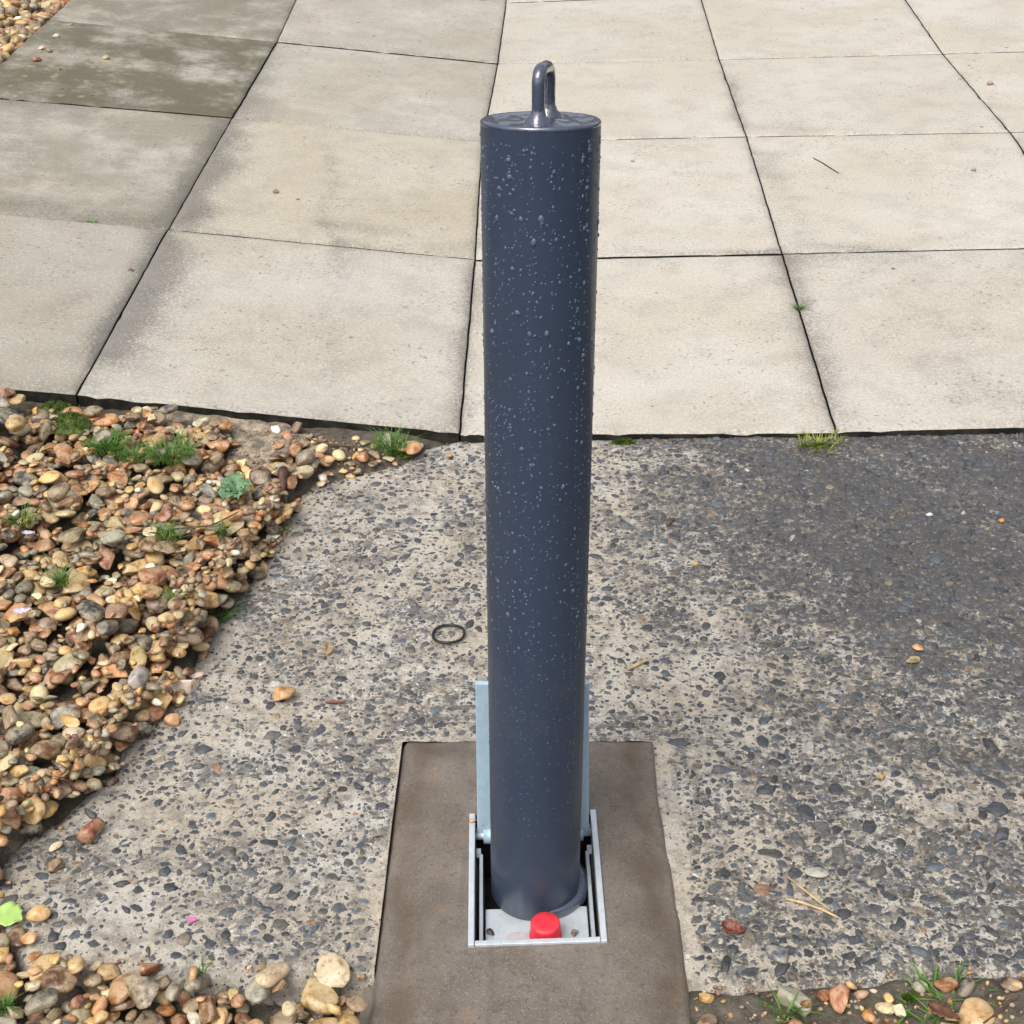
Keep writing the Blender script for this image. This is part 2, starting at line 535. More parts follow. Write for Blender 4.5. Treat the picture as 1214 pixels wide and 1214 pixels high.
# ------------------------------------------------------------------ ground sheet
me = mesh_np('ground', [(-150, -150, -.16), (150, -150, -.16), (150, 400, -.16), (-150, 400, -.16)], [[0, 1, 2, 3]])
tg = NT('far_asphalt')
Pg = tg.geo()
ng = tg.noise(Pg, 60, 5, .7)
tg.base(tg.mix(tg.rng(ng, .3, .7), (.035, .035, .036), (.075, .073, .07)), .85, tg.bump(ng, .5, .004), .3)
tag(obj('ground', me, tg.m), kind='structure')

# ------------------------------------------------------------------ layout of the surfaces
X0 = -0.1566           # fold line between the flat crossing and the tilted flags
KT = 0.12              # tilt of the flags on the left
SX = 0.5398
ROWS = [1.940, 2.580, 3.187, 3.790, 4.395, 5.0, 5.605]
def zpav(x):
    return KT * np.maximum(0, X0 - np.asarray(x, float))

edge_px = [(548, 517), (520, 524), (500, 531), (478, 546), (440, 556), (400, 566), (365, 578), (345, 592), (332, 625), (318, 650),
           (300, 680), (280, 703), (262, 725), (240, 745), (232, 775), (222, 800), (200, 835), (172, 858), (150, 885),
           (125, 925), (95, 950), (60, 972), (30, 990), (8, 1010), (-10, 1040), (-15, 1085), (10, 1115), (36, 1135),
           (120, 1142), (232, 1146), (330, 1152), (428, 1157), (470, 1158), (640, 1162), (790, 1166), (820, 1172), (900, 1175),
           (980, 1168), (1040, 1160), (1084, 1150), (1150, 1152), (1214, 1157), (1300, 1157)]
ZC = -0.010
poly = [px(u, v, ZC)[:2] for u, v in edge_px]
poly += [np.array([1.9, .965]), np.array([1.9, 1.945]), np.array([-.14, 1.945])]
POLY = np.array(poly)

def sdist(x, y, poly=POLY):
    """signed distance, + inside"""
    x = np.asarray(x, float); y = np.asarray(y, float)
    inside = np.zeros(x.shape, bool); d = np.full(x.shape, 1e9)
    n = len(poly)
    for i in range(n):
        x1, y1 = poly[i]; x2, y2 = poly[(i + 1) % n]
        cond = ((y1 > y) != (y2 > y))
        with np.errstate(divide='ignore', invalid='ignore'):
            xi = (x2 - x1) * (y - y1) / (y2 - y1 + 1e-15) + x1
        inside ^= cond & (x < xi)
        dx, dy = x2 - x1, y2 - y1
        t = np.clip(((x - x1) * dx + (y - y1) * dy) / (dx * dx + dy * dy + 1e-15), 0, 1)
        d = np.minimum(d, np.hypot(x - x1 - t * dx, y - y1 - t * dy))
    return np.where(inside, d, -d)

def zconc(x, y):
    return ZC + (vnoise(x, y, 6, 3, 2) - .5) * .008 + (vnoise(x, y, 45, 5, 3, .6) - .5) * .0035

def soil_z(x, y):
    x = np.asarray(x, float); y = np.asarray(y, float)
    rise = .112 * np.maximum(0, -.28 - x) * (.25 + .75 * sstep(1.05, 1.7, y))
    z = -.023 + rise + (vnoise(x, y, 7, 21, 2) - .5) * .012 + (vnoise(x, y, 60, 22, 3, .6) - .5) * .008
    z = z + .006 * mortar(x, y) + .024 * sstep(1.78, 1.90, y) * sstep(-.15, -.26, x)
    sdv = sdist(x, y)
    z = z + .004 * sstep(1.85, 1.75, y) * sstep(.99, 1.05, y)
    z = z - .05 * sstep(-.002, .03, sdv)
    z = z - .020 * sstep(1.02, .95, y) * sstep(-.05, -.2, x)
    z = z + .012 * sstep(1.0, .94, y) * sstep(-.3, -.1, x)          # trodden soil at the foot of the concrete
    return z

mort_spots = [(px(265, 508, 0), .085, .035), (px(322, 530, 0), .06, .045), (px(215, 500, .02), .06, .025), (px(300, 552, 0), .035, .03)]
def mortar(x, y):
    m = np.zeros(np.shape(x))
    for c, a, b in mort_spots:
        r = np.hypot((x - c[0]) / a, (y - c[1]) / b) + (vnoise(x, y, 40, 9, 3) - .5) * .9
        m = np.maximum(m, sstep(1.15, .7, r))
    return m

def grime_f(x, y):
    """tyre and water grime on the far right of the crossing"""
    x = np.asarray(x, float); y = np.asarray(y, float)
    a = sstep(-.04, .44, x + .30 * (y - 1.45)) * (.50 + .50 * sstep(1.0, 1.65, y + .2 * x))
    b = sstep(1.78, 1.93, y) * sstep(-.02, .12, x)
    g = np.maximum(a, b * .8) * 1.05
    g = g * (.62 + .5 * vnoise(x, y, 13, 41, 3)) + .16 * sstep(.55, .75, vnoise(x, y, 8, 44, 3))
    g = g * (1 - .45 * sstep(.46, .70, vnoise(x * .8 + y * .4, y, 16, 47, 4, .6)))
    return np.clip(g, 0, 1)

def density_f(x, y):
    x = np.asarray(x, float); y = np.asarray(y, float)
    d = .56 + .34 * sstep(-.02, .30, x) + .25 * sstep(.3, .6, x) * sstep(1.1, 1.5, y)
    d = d - .22 * sstep(-.30, -.48, x) * sstep(1.25, 1.05, y)
    d = d + (vnoise(x, y, 17, 31, 3) - .5) * 1.25
    pd = np.maximum(np.maximum(-.176 - x, x - .10), y - 1.27)
    d = d * (.25 + .75 * sstep(.0, np.where((x > .08) & (y < 1.2), .028, .006), pd))
    return np.clip(d, .08, 1)

# ------------------------------------------------------------------ soil and gravel base
gx = np.arange(-1.75, 1.95, .0125); gy = np.arange(.45, 1.99, .0125)
XX, YY = np.meshgrid(gx, gy)
ZZ = soil_z(XX, YY)
def grid_faces(nx, ny):
    i = np.arange(nx - 1)[None, :] + nx * np.arange(ny - 1)[:, None]
    return np.stack([i, i + 1, i + 1 + nx, i + nx], -1).reshape(-1, 4)
me = mesh_np('gravel_bed', np.stack([XX, YY, ZZ], -1).reshape(-1, 3), grid_faces(len(gx), len(gy)), True,
             {'mortar': mortar(XX, YY).ravel()})
# leave the box pit open
bm = bmesh.new(); bm.from_mesh(me)
bmesh.ops.delete(bm, geom=[f for f in bm.faces if -.12 < f.calc_center_median().x < .055 and .98 < f.calc_center_median().y < 1.2], context='FACES')
bm.to_mesh(me); bm.free()
gravel_bed = tag(obj('gravel_bed', me, M_SOIL), kind='structure')

# ------------------------------------------------------------------ concrete crossing
gx = np.arange(-.62, 1.50, .0045); gy = np.arange(.90, 1.950, .0045)
XX, YY = np.meshgrid(gx, gy)
rag = (vnoise(XX, YY, 30, 13, 4, .6) - .5) * .028
SDG = sdist(XX, YY) + rag * sstep(1.93, 1.90, YY)
ZZ = zconc(XX, YY)
ZZ = np.where(SDG < .014, ZZ - .0045 * sstep(.014, 0, SDG), ZZ)
ZZ = np.where(SDG < 0, ZZ - np.minimum(.06, -SDG * 3.2), ZZ)
keep = SDG > -.022
fc = grid_faces(len(gx), len(gy))
kf = keep.ravel()[fc].any(1)
cx = XX.ravel()[fc].mean(1); cy = YY.ravel()[fc].mean(1)
kf &= ~((cx > -.1785) & (cx < .086) & (cy < 1.2835))          # cut out for the mortar pad
fc = fc[kf]
used = np.unique(fc); remap = -np.ones(XX.size, int); remap[used] = np.arange(len(used))
me = mesh_np('concrete_crossing', np.stack([XX, YY, ZZ], -1).reshape(-1, 3)[used], remap[fc], True,
             {'grime': grime_f(XX, YY).ravel()[used], 'stoniness': density_f(XX, YY).ravel()[used]})
crossing = tag(obj('concrete_crossing', me, M_CONC), kind='structure')

# --- aggregate flakes bedded in it
def in_pad(x, y, m=0.0):
    return (x > -.182 - m) & (x < .104 + m) & (y < 1.284 + m)
cell = .02
hashg = {}
stones = []
STONE_PAL = [((.060, .068, .085), 5), ((.085, .095, .115), 5), ((.045, .048, .056), 4), ((.12, .125, .135), 3), ((.10, .095, .085), 2.5),
             ((.15, .15, .145), 1.2), ((.16, .13, .10), .9), ((.30, .25, .19), .5), ((.36, .19, .10), .22), ((.55, .54, .52), .5), ((.11, .14, .18), 1.5)]
pw = np.array([w for _, w in STONE_PAL]); pw = pw / pw.sum()
pc = np.array([c for c, _ in STONE_PAL]) * np.array([.88, .86, .79])
def try_stones(n, rmin, rmax, tol, xr=(-.60, .90), yr=(.92, 1.935)):
    xs = rng.uniform(*xr, n); ys = rng.uniform(*yr, n); rs = rmin + (rmax - rmin) * rng.random(n) ** 2.0
    sdv = sdist(xs, ys); den = density_f(xs, ys); acc = rng.random(n)
    # coarser stone lies to the front of the crossing
    sdv = np.where(in_pad(xs, ys, .008), -1, sdv)
    for x, y, r, s, dd, a in zip(xs, ys, rs, sdv, den, acc):
        if s < r * .9 + .004 or a > dd: continue
        i, j = int(x // cell), int(y // cell)
        ok = True
        for ii in (i - 1, i, i + 1):
            for jj in (j - 1, j, j + 1):
                for (x2, y2, r2) in hashg.get((ii, jj), ()):
                    if (x - x2) ** 2 + (y - y2) ** 2 < ((r + r2) * tol) ** 2: ok = False; break
                if not ok: break
            if not ok: break
        if ok:
            hashg.setdefault((i, j), []).append((x, y, r)); stones.append((x, y, r))
try_stones(150, .0100, .0150, 1.0, xr=(.08, .6), yr=(.95, 1.30))
try_stones(420, .0080, .0125, 1.0, yr=(.95, 1.32))
try_stones(4200, .0060, .0100, .74)
try_stones(20000, .0040, .0072, .66)
try_stones(36000, .0023, .0042, .66)
S = np.array(stones)
NS = len(S)
# projected size decides which are pieces of their own
uu, vv, zz = proj(np.stack([S[:, 0], S[:, 1], np.full(NS, ZC)], -1))
inview = (uu > 0) & (uu < 1214) & (vv > 0) & (vv < 1214)
bol_hide = (uu > 560) & (uu < 715) & (vv < 1060)
size = np.where(inview & ~bol_hide, S[:, 2] / zz, 0)
order = np.argsort(-size)
piece_idx = set(order[:300].tolist())

def flake(r, seed, n=8):
    g = np.random.default_rng(seed)
    ang = np.linspace(0, 2 * np.pi, n, endpoint=False) + g.uniform(-.28, .28, n)
    asp = g.uniform(.40, .92)
    rad = g.uniform(.62, 1.18, n)
    out = np.stack([np.cos(ang) * rad, np.sin(ang) * rad * asp], -1)
    th = g.uniform(0, np.pi)
    R2 = np.array([[np.cos(th), -np.sin(th)], [np.sin(th), np.cos(th)]])
    out = out @ R2.T
    h = g.uniform(.05, .20) if g.random() < .7 else g.uniform(.2, .36)
    tx, ty = g.normal(0, .10, 2)
    v = []
    for k, (s, z) in enumerate(((1.0, -.35), (.93, h * .45), (.70, h))):
        for p in out:
            q = p * s * g.uniform(.95, 1.05)
            v.append((q[0], q[1], z + (tx * q[0] + ty * q[1] if k else 0)))
    v.append((g.uniform(-.1, .1), g.uniform(-.1, .1), h * 1.12))
    film = np.array([1.0] * n + [.50] * n + [.10] * n + [0.0]) + g.normal(.12, .30)
    return np.array(v) * r, film
n8 = 8
ff = []
for k in range(2):
    for i in range(n8):
        a = k * n8 + i; b = k * n8 + (i + 1) % n8
        ff.append((a, b, b + n8)); ff.append((a, b + n8, a + n8))
for i in range(n8):
    ff.append((2 * n8 + i, 2 * n8 + (i + 1) % n8, 3 * n8))
FF = np.array(ff)
sz = zconc(S[:, 0], S[:, 1])
gcol = grime_f(S[:, 0], S[:, 1])
scol = pc[rng.choice(len(pc), NS, p=pw)] * rng.uniform(.75, 1.25, (NS, 1))
scol = scol * (1 - .22 * sstep(-.05, .25, S[:, 0]))[:, None] * (1 + .12 * gcol)[:, None]
pale = scol.mean(1) > .3
scol = np.where((pale & (rng.random(NS) < .3 + .6 * gcol))[:, None], np.array([.11, .105, .10]), scol)
Vs, Cs, Gs, Fs, Bs = [], [], [], [], []
b0 = 0
filmoff = rng.normal(.0, .36, NS) * (1 - .7 * gcol)
flakes = [flake(1.0, 500 + i) for i in range(160)]
flake_meshes = {}
filmmul = np.clip(1.25 - 1.25 * gcol - .25 * sstep(-.05, .35, S[:, 0]), .2, 1.3)
for i in range(NS):
    k = i % 160
    v, film = flakes[k]
    if i in piece_idx:
        if k not in flake_meshes:
            flake_meshes[k] = mesh_np('aggregate_stone', v, FF, False, {'film': film})
            flake_meshes[k].materials.append(M_STONEO)
        o = bpy.data.objects.new('aggregate_stone', flake_meshes[k])
        COL.objects.link(o); o.parent = crossing
        o.location = (S[i, 0], S[i, 1], float(sz[i]))
        r = float(S[i, 2]); o.scale = (r, r, r)
        o.color = (*[float(c) for c in scol[i]], float(gcol[i]))
        continue
    a = rng.uniform(0, 6.283); ca, sa = math.cos(a), math.sin(a)
    w = v * S[i, 2]
    Vs.append(np.stack([w[:, 0] * ca - w[:, 1] * sa + S[i, 0], w[:, 0] * sa + w[:, 1] * ca + S[i, 1], w[:, 2] + sz[i]], -1))
    Cs.append(np.tile(scol[i], (len(v), 1))); Gs.append(np.full(len(v), gcol[i])); Bs.append(film * filmmul[i] + filmoff[i])
    Fs.append(FF + b0); b0 += len(v)
me = mesh_np('fine_aggregate', np.concatenate(Vs), np.concatenate(Fs), False,
             {'grime': np.concatenate(Gs), 'film': np.concatenate(Bs)}, {'tint': np.concatenate(Cs)})
tag(obj('fine_aggregate', me, M_STONE, crossing), kind='stuff')

# ------------------------------------------------------------------ mortar pad with the box hole
PX0, PX1, PY0, PY1 = -.177, .090, .80, 1.281
FX0, FX1, FY0, FY1 = -.0967, .0274, .985, 1.154       # outline of the steel box
def lines(a, b, step, extra):
    l = sorted(set(np.round(np.concatenate([np.arange(a, b, step), [b], extra]), 5)))
    return np.array(l)
HX_0, HX_1, HY_0, HY_1 = FX0 + .003, FX1 - .003, FY0 + .003, FY1 - .003
gx = lines(PX0 - .012, PX1 + .026, .004, [HX_0, HX_1]); gy = lines(PY0, PY1 + .008, .004, [HY_0, HY_1])
XX, YY = np.meshgrid(gx, gy)
def pad_edges(y):
    l = PX0 + (vnoise(y, y * 0, 9, 61, 3) - .5) * .003
    r = PX1 + .012 * sstep(1.25, .95, y) + (vnoise(y, y * 0 + 5, 9, 62, 3) - .5) * .003
    return l, r
EL, ER = pad_edges(YY)
dl = np.minimum(np.minimum(XX - EL, ER - XX), PY1 + (vnoise(XX, XX * 0, 18, 64, 2) - .5) * .006 - YY)
dfront = XX * 0 + 1
side = np.minimum(XX - EL, ER - XX)
top = .006
prof = sstep(-.004, .003, dl) * .60 + sstep(.0, .055, dl) * .40
ZP = ZC - .014 + prof * (top - ZC + .014) + (vnoise(XX, YY, 18, 66, 3) - .5) * .005
nearhole = np.maximum(np.maximum(FX0 - XX, XX - FX1), np.maximum(FY0 - YY, YY - FY1))
ZP = ZP * sstep(-.01, .02, nearhole) + top * (1 - sstep(-.01, .02, nearhole))
fc = grid_faces(len(gx), len(gy))
cx = XX.ravel()[fc].mean(1); cy = YY.ravel()[fc].mean(1)
fc = fc[~((cx > HX_0) & (cx < HX_1) & (cy > HY_0) & (cy < HY_1))]
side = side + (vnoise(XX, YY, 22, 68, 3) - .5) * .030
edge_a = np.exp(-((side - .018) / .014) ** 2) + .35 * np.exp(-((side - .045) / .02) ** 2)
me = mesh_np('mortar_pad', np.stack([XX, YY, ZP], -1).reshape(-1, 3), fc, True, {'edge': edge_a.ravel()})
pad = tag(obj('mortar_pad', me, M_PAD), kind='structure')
ZPAD = top

# ------------------------------------------------------------------ paving flags
bed = []
def bed_pt(x, y): return (x, y, float(zpav(x)) - .017)
bx = [-4.5, X0, 4.2]; by = [1.965, 5.6]
V = [bed_pt(x, y) for y in by for x in bx]
me = mesh_np('pavement', V, [[0, 1, 4, 3], [1, 2, 5, 4]])
t = NT('joint_sand'); P = t.geo(); nn = t.noise(P, 90, 5, .7)
t.base(t.mix(t.rng(nn, .3, .7), (.035, .031, .025), (.11, .096, .075)), .9, t.bump(nn, .6, .003), .2)
pavement = tag(obj('pavement', me, t.m), kind='structure')

over = {(0, 0): (545, 515), (0, 1): (563, 307.5), (0, 2): (572, 167.5), (0, 3): (590, 74.5), (0, 4): (600, 2.6),
        (1, 0): (992, 513), (1, 1): (927.4, 300), (1, 2): (885, 161), (1, 3): (852.7, 69.5),
        (2, 2): (1198, 156), (2, 3): (1118, 63), (-1, 0): (90, 470), (-1, 1): (199, 272), (-1, 2): (275, 139), (-1, 3): (328, 49)}
def corner(i, j):
    if (i, j) in over:
        u, v = over[(i, j)]
        return px(u, v, 0, KT if i < 0 else 0, X0)[:2]
    y = ROWS[j]
    return np.array([X0 + i * SX + .004 * math.sin(3 * j + i), y])

# grime lines (photo pixels, on the flags): start, end, half width (m), strength
stain_px = [((128, 420), (196, 285), .035, .75, 1), ((150, 430), (215, 300), .06, .55, 1), ((205, 260), (270, 145), .035, .85, 1),
            ((215, 262), (290, 165), .05, .5, 1), ((400, 460), (392, 300), .02, .35, 1), ((395, 290), (385, 175), .02, .45, 1),
            ((420, 330), (440, 190), .03, .22, 1), ((545, 500), (563, 315), .03, .3, 1), ((250, 250), (560, 292), .02, .28, 1),
            ((0, 455), (85, 465), .03, .3, 1), ((60, 365), (90, 350), .03, .4, 1), ((40, 430), (60, 420), .03, .3, 1),
            ((930, 305), (980, 480), .04, .33, 0), ((950, 280), (905, 180), .03, .30, 0), ((960, 290), (1060, 293), .02, .35, 0),
            ((940, 310), (1100, 305), .02, .35, 0), ((1100, 430), (1214, 490), .08, .25, 0), ((1080, 370), (1170, 400), .08, .22, 0),
            ((880, 150), (870, 90), .02, .3, 0), ((900, 152), (990, 150), .015, .35, 0), ((740, 300), (920, 300), .015, .25, 0),
            ((330, 70), (300, 130), .05, .35, 1), ((0, 235), (190, 262), .04, .45, 1), ((0, 200), (50, 130), .10, .28, 1),
            ((0, 100), (250, 120), .10, .45, 1), ((60, 60), (260, 70), .10, .35, 1)]
stains = []
for a, b, w, s, tl in stain_px:
    k = KT if tl else 0
    stains.append((px(*a, 0, k, X0)[:2], px(*b, 0, k, X0)[:2], w, s))
def dirt_at(x, y):
    d = np.zeros(np.shape(x))
    wx = x + (vnoise(x, y, 9, 71, 3) - .5) * .06; wy = y + (vnoise(x, y, 9, 72, 3) - .5) * .06
    for (x1, y1), (x2, y2), w, s in stains:
        dx, dy = x2 - x1, y2 - y1
        t = np.clip(((wx - x1) * dx + (wy - y1) * dy) / (dx * dx + dy * dy), 0, 1)
        r = np.hypot(wx - x1 - t * dx, wy - y1 - t * dy) / w
        d = d + s * np.exp(-r * r)
    return d
def make_slab(i, j):
    c00, c10, c11, c01 = corner(i, j), corner(i + 1, j), corner(i + 1, j + 1), corner(i, j + 1)
    gap = .0013
    m = 30
    p = np.concatenate([[0, .004, .012, .025], np.linspace(.05, .95, m), [.975, .988, .996, 1]])
    U, W = np.meshgrid(p, p)
    P = (c00 * (1 - U[..., None]) * (1 - W[..., None]) + c10 * U[..., None] * (1 - W[..., None])
         + c11 * U[..., None] * W[..., None] + c01 * (1 - U[..., None]) * W[..., None])
    cen = (c00 + c10 + c11 + c01) / 4
    w = .56
    P = cen + (P - cen) * np.array([1 - 2 * gap / w, 1 - 2 * .0030 / w])
    X, Y = P[..., 0], P[..., 1]
    de = np.minimum(np.minimum(U, 1 - U), np.minimum(W, 1 - W)) * w
    # worn, chipped arris
    chip = np.clip(vnoise(X, Y, 70, 81, 3, .6) - .60, 0, 1) * .016
    Z = zpav(X) if i < 0 else np.zeros_like(X)
    drop = .0028 * sstep(.006, 0, de) + chip * sstep(.006, 0, de)
    lift = {(-1, 0): .003, (-2, 0): .0035, (-3, 0): .003, (0, 0): 0.0, (1, 0): .0015}.get((i, j), float(rng.uniform(-.001, .0015)))
    Z = Z - drop + (vnoise(X, Y, 5, 83 + i * 7 + j, 2) - .5) * .004 * sstep(0, .04, de) + lift
    ex = (vnoise(X, Y, 30, 85, 3) - .5) * .0022 * (de < 1e-6)
    dirt = dirt_at(X, Y) * (1.0 if i < 0 else 1.15) + (.8 if i < 0 else .62) * (.55 * np.exp(-de / .012) + .30 * np.exp(-de / .045)) * (.35 + .95 * vnoise(X, Y, 9, 91, 3))
    n = len(p)
    Vt = np.stack([X + ex, Y + ex, Z], -1).reshape(-1, 3)
    faces = grid_faces(n, n).tolist()
    ntop = len(faces)
    # skirt
    ring = [k for k in range(n)] + [k * n + n - 1 for k in range(1, n)] + [(n - 1) * n + k for k in range(n - 2, -1, -1)] + [k * n for k in range(n - 2, 0, -1)]
    L = len(ring); base = len(Vt)
    low = Vt[ring].copy(); low[:, 2] = low[:, 2] - .042
    low[:, :2] += (cen - low[:, :2]) * .004
    Vall = np.concatenate([Vt, low])
    for k in range(L):
        a, b = ring[k], ring[(k + 1) % L]
        faces.append([b, a, base + k, base + (k + 1) % L])
    Vall = Vall - np.array([cen[0], cen[1], 0])
    me = mesh_np('slab', Vall, faces, False, {'dirt': np.concatenate([dirt.ravel(), np.ones(L)])})
    me.materials.append(M_SLAB); me.materials.append(M_SIDE)
    mi = np.zeros(len(me.polygons), np.int32); mi[ntop:] = 1
    me.polygons.foreach_set('material_index', mi)
    sm = np.zeros(len(me.polygons), bool); sm[:ntop] = True
    me.polygons.foreach_set('use_smooth', sm)
    o = obj('slab', me, None, pavement, (cen[0], cen[1], 0))
    v = float(rng.uniform(.94, 1.05))
    if i >= 0:
        tone = np.array([.470, .444, .390]) * v; li = 0.0
    elif i == -1:
        tone = np.array([.445, .421, .370]) * v; li = .10 if j < 2 else .25
        if j == 1: tone = np.array([.440, .405, .328])
    else:
        tone = np.array([.385, .362, .312]) * v; li = [.10, .55, 1.1, .75, .5, .5][j]
    o.color = (*[float(c) for c in tone], float(li))
for j in range(6):
    for i in range(-2, 4):
        if j >= 2 or i > -3:
            make_slab(i, j)
make_slab(-3, 0); make_slab(-3, 1)

# ------------------------------------------------------------------ pebbles
def ico(sub):
    bm = bmesh.new(); bmesh.ops.create_icosphere(bm, subdivisions=sub, radius=1.0)
    v = np.array([p.co[:] for p in bm.verts]); f = np.array([[q.index for q in t_.verts] for t_ in bm.faces]); bm.free()
    return v, f
I1, I1F = ico(1); I2, I2F = ico(2); I3, I3F = ico(3)
def pebble_shape(D, seed, angular):
    g = np.random.default_rng(seed)
    P = D.copy()
    for _ in range(3):
        k = g.normal(0, 1.3, 3); ph = g.uniform(0, 6.28)
        P = P * (1 + g.uniform(.03, .09) * np.sin(D @ k * 1.6 + ph))[:, None]
    for _ in range(g.integers(5, 10) if angular else g.integers(1, 4)):
        n = g.normal(0, 1, 3); n /= np.linalg.norm(n)
        d = g.uniform(.42, .78) if angular else g.uniform(.72, .92)
        s = P @ n
        over_ = np.maximum(0, s - d)
        P = P - n * (over_ * (1.0 if angular else .85))[:, None]
    if angular:
        P = P * (1 + g.normal(0, .015, len(P)))[:, None]
    P = P - (P.max(0) + P.min(0)) / 2
    P = P / (np.abs(P).max(0))
    return P
NPROTO = 48
protos2 = [pebble_shape(I2, 900 + i, i % 5 < 3) for i in range(NPROTO)]
protos3 = [pebble_shape(I3, 900 + i, i % 5 < 3) for i in range(NPROTO)]
PEB_PAL = [(lin(196, 130, 72), 3), (lin(205, 163, 102), 3), (lin(226, 204, 158), 2.0), (lin(128, 88, 56), 3.4), (lin(78, 74, 72), 2.0), (lin(146, 142, 136), 1.6),
           (lin(156, 90, 56), 2.2), (lin(238, 233, 222), .9), (lin(226, 174, 88), 1.4), (lin(116, 98, 70), 2.2), (lin(180, 110, 52), 2.0), (lin(104, 72, 56), 2.0), (lin(188, 164, 136), 1.0)]
pbw = np.array([w for _, w in PEB_PAL]); pbw /= pbw.sum()
pbc = np.array([c for c, _ in PEB_PAL]) * .86
pbc = (pbc * .90 + pbc.mean(1, keepdims=True) * .10) * np.array([.98, .99, .86])

RES = .002
HX0, HX1, HY0, HY1 = -1.10, .74, .80, 1.93
hx = np.arange(HX0, HX1, RES); hy = np.arange(HY0, HY1, RES)
HXX, HYY = np.meshgrid(hx, hy)
SDH = sdist(HXX, HYY)
HM = np.maximum(soil_z(HXX, HYY), np.where(SDH > -.004, zconc(HXX, HYY), -9))
padm = in_pad(HXX, HYY)
HM = np.where(padm, .006, HM)
OWN = -np.ones(HM.shape, np.int32)
MORT = mortar(HXX, HYY)
corner_zone_u, corner_zone_v, _ = proj(np.stack([HXX, HYY, np.full(HXX.shape, .0)], -1))
DEN = np.ones(HM.shape)
DEN = np.where(MORT > .25, 0, DEN)
DEN = np.where((corner_zone_u > 330) & (corner_zone_v < 600), .30, DEN)
DEN = np.where(HYY < .985, .80, DEN)                     # thinner gravel in front of the crossing
DEN = np.where((HXX > -.22) & (HYY < 1.0), .38, DEN)
DEN = np.where(HXX > .1, .07, DEN)
DEN = np.where(SDH > np.where(HYY < 1.0, -.004, .010), 0, DEN)
DEN = np.where(padm, 0, DEN)
for lu, lv, lr in ((11, 1090, .030), (47, 1087, .022)):
    lp_ = px(lu, lv, ZC)
    DEN = np.where(np.hypot(HXX - lp_[0], HYY - lp_[1]) < lr, 0, DEN)
pebbles = []
def drop(x, y, a, b, c, th, pid, sink=.22, cands=4, spread=.012):
    best = None
    ca, sa = math.cos(th), math.sin(th)
    for k in range(cands):
        qx = x + (0 if k == 0 else rng.uniform(-spread, spread)); qy = y + (0 if k == 0 else rng.uniform(-spread, spread))
        r = max(a, b)
        i0 = int((qx - r - HX0) / RES); i1 = int((qx + r - HX0) / RES) + 2
        j0 = int((qy - r - HY0) / RES); j1 = int((qy + r - HY0) / RES) + 2
        if i0 < 0 or j0 < 0 or i1 >= HM.shape[1] or j1 >= HM.shape[0]: continue
        ci = int((qx - HX0) / RES); cj = int((qy - HY0) / RES)
        if DEN[cj, ci] <= 0: continue
        X = hx[i0:i1][None, :] - qx; Y = hy[j0:j1][:, None] - qy
        lx = (X * ca + Y * sa) / a; ly = (-X * sa + Y * ca) / b
        q = 1 - lx * lx - ly * ly
        m = q > 0
        s = np.sqrt(np.where(m, q, 0)) * c
        zc = np.max(np.where(m, HM[j0:j1, i0:i1] + s, -9)) - sink * c
        if best is None or zc < best[0]: best = (zc, qx, qy, i0, i1, j0, j1, m, s)
    if best is None: return
    zc, qx, qy, i0, i1, j0, j1, m, s = best
    n = len(pebbles)
    win = HM[j0:j1, i0:i1]; topz = np.where(m, zc + s, -9)
    upd = topz > win
    win[upd] = topz[upd]
    OWN[j0:j1, i0:i1][upd] = n
    pebbles.append((qx, qy, zc, a, b, c, th, pid))
def rain(n, smin, smax, power, sink=.22, cands=6, spread=.014):
    k = 0
    while k < n:
        x = rng.uniform(HX0 + .03, HX1 - .03); y = rng.uniform(HY0 + .03, HY1 - .02)
        d = DEN[int((y - HY0) / RES), int((x - HX0) / RES)]
        if d <= 0: continue
        # nothing outside the picture plus a margin
        u, v, _ = proj((x, y, 0.0))
        k += 1
        if u < -260 or u > 1400 or v > 1330: continue
        if rng.random() > d: continue
        a = smin + (smax - smin) * rng.random() ** power
        b = a * rng.uniform(.55, .95); c = a * rng.uniform(.32, .56)
        drop(x, y, a, b, c, rng.uniform(0, 6.283), int(rng.integers(NPROTO)), sink, cands, spread)
rain(4600, .005, .011, 1.4, .6)
n_under = len(pebbles)
rain(4300, .0066, .0190, 1.7, .40)
rain(2300, .0042, .0085, 1.2, .35, 9, .020)
# stray small stones along the broken edge of the crossing
ez = np.argwhere((SDH > -.018) & (SDH < .020) & (HYY > 1.0) & ~padm & (HXX < -.1) & (corner_zone_v > 600) & (corner_zone_u > -60) & ~((corner_zone_v > 1050) & (corner_zone_u < 90)))
DEN = np.ones(HM.shape)
for k in rng.choice(len(ez), 620, replace=False):
    j_, i_ = ez[k]
    if SDH[j_, i_] > .004 and rng.random() < .72: continue
    a = .0030 + .0065 * rng.random() ** 1.8
    drop(hx[i_], hy[j_], a, a * rng.uniform(.6, .95), a * rng.uniform(.4, .65), rng.uniform(0, 6.283), int(rng.integers(NPROTO)), .15, 1)
PB = np.array([p[:7] for p in pebbles]); PID = np.array([p[7] for p in pebbles])
NP = len(PB)
vis = np.bincount(OWN[OWN >= 0].ravel(), minlength=NP)
uu, vv, zz = proj(PB[:, :3])
sc = np.where((uu > -5) & (uu < 1219) & (vv < 1225) & (vv > 0), vis / zz ** 2, 0)
pieces = set(np.argsort(-sc)[:300].tolist())
alive = vis > 3
pcol = pbc[rng.choice(len(pbc), NP, p=pbw)] * rng.uniform(.62, 1.15, (NP, 1)) * rng.uniform(.95, 1.05, (NP, 3))
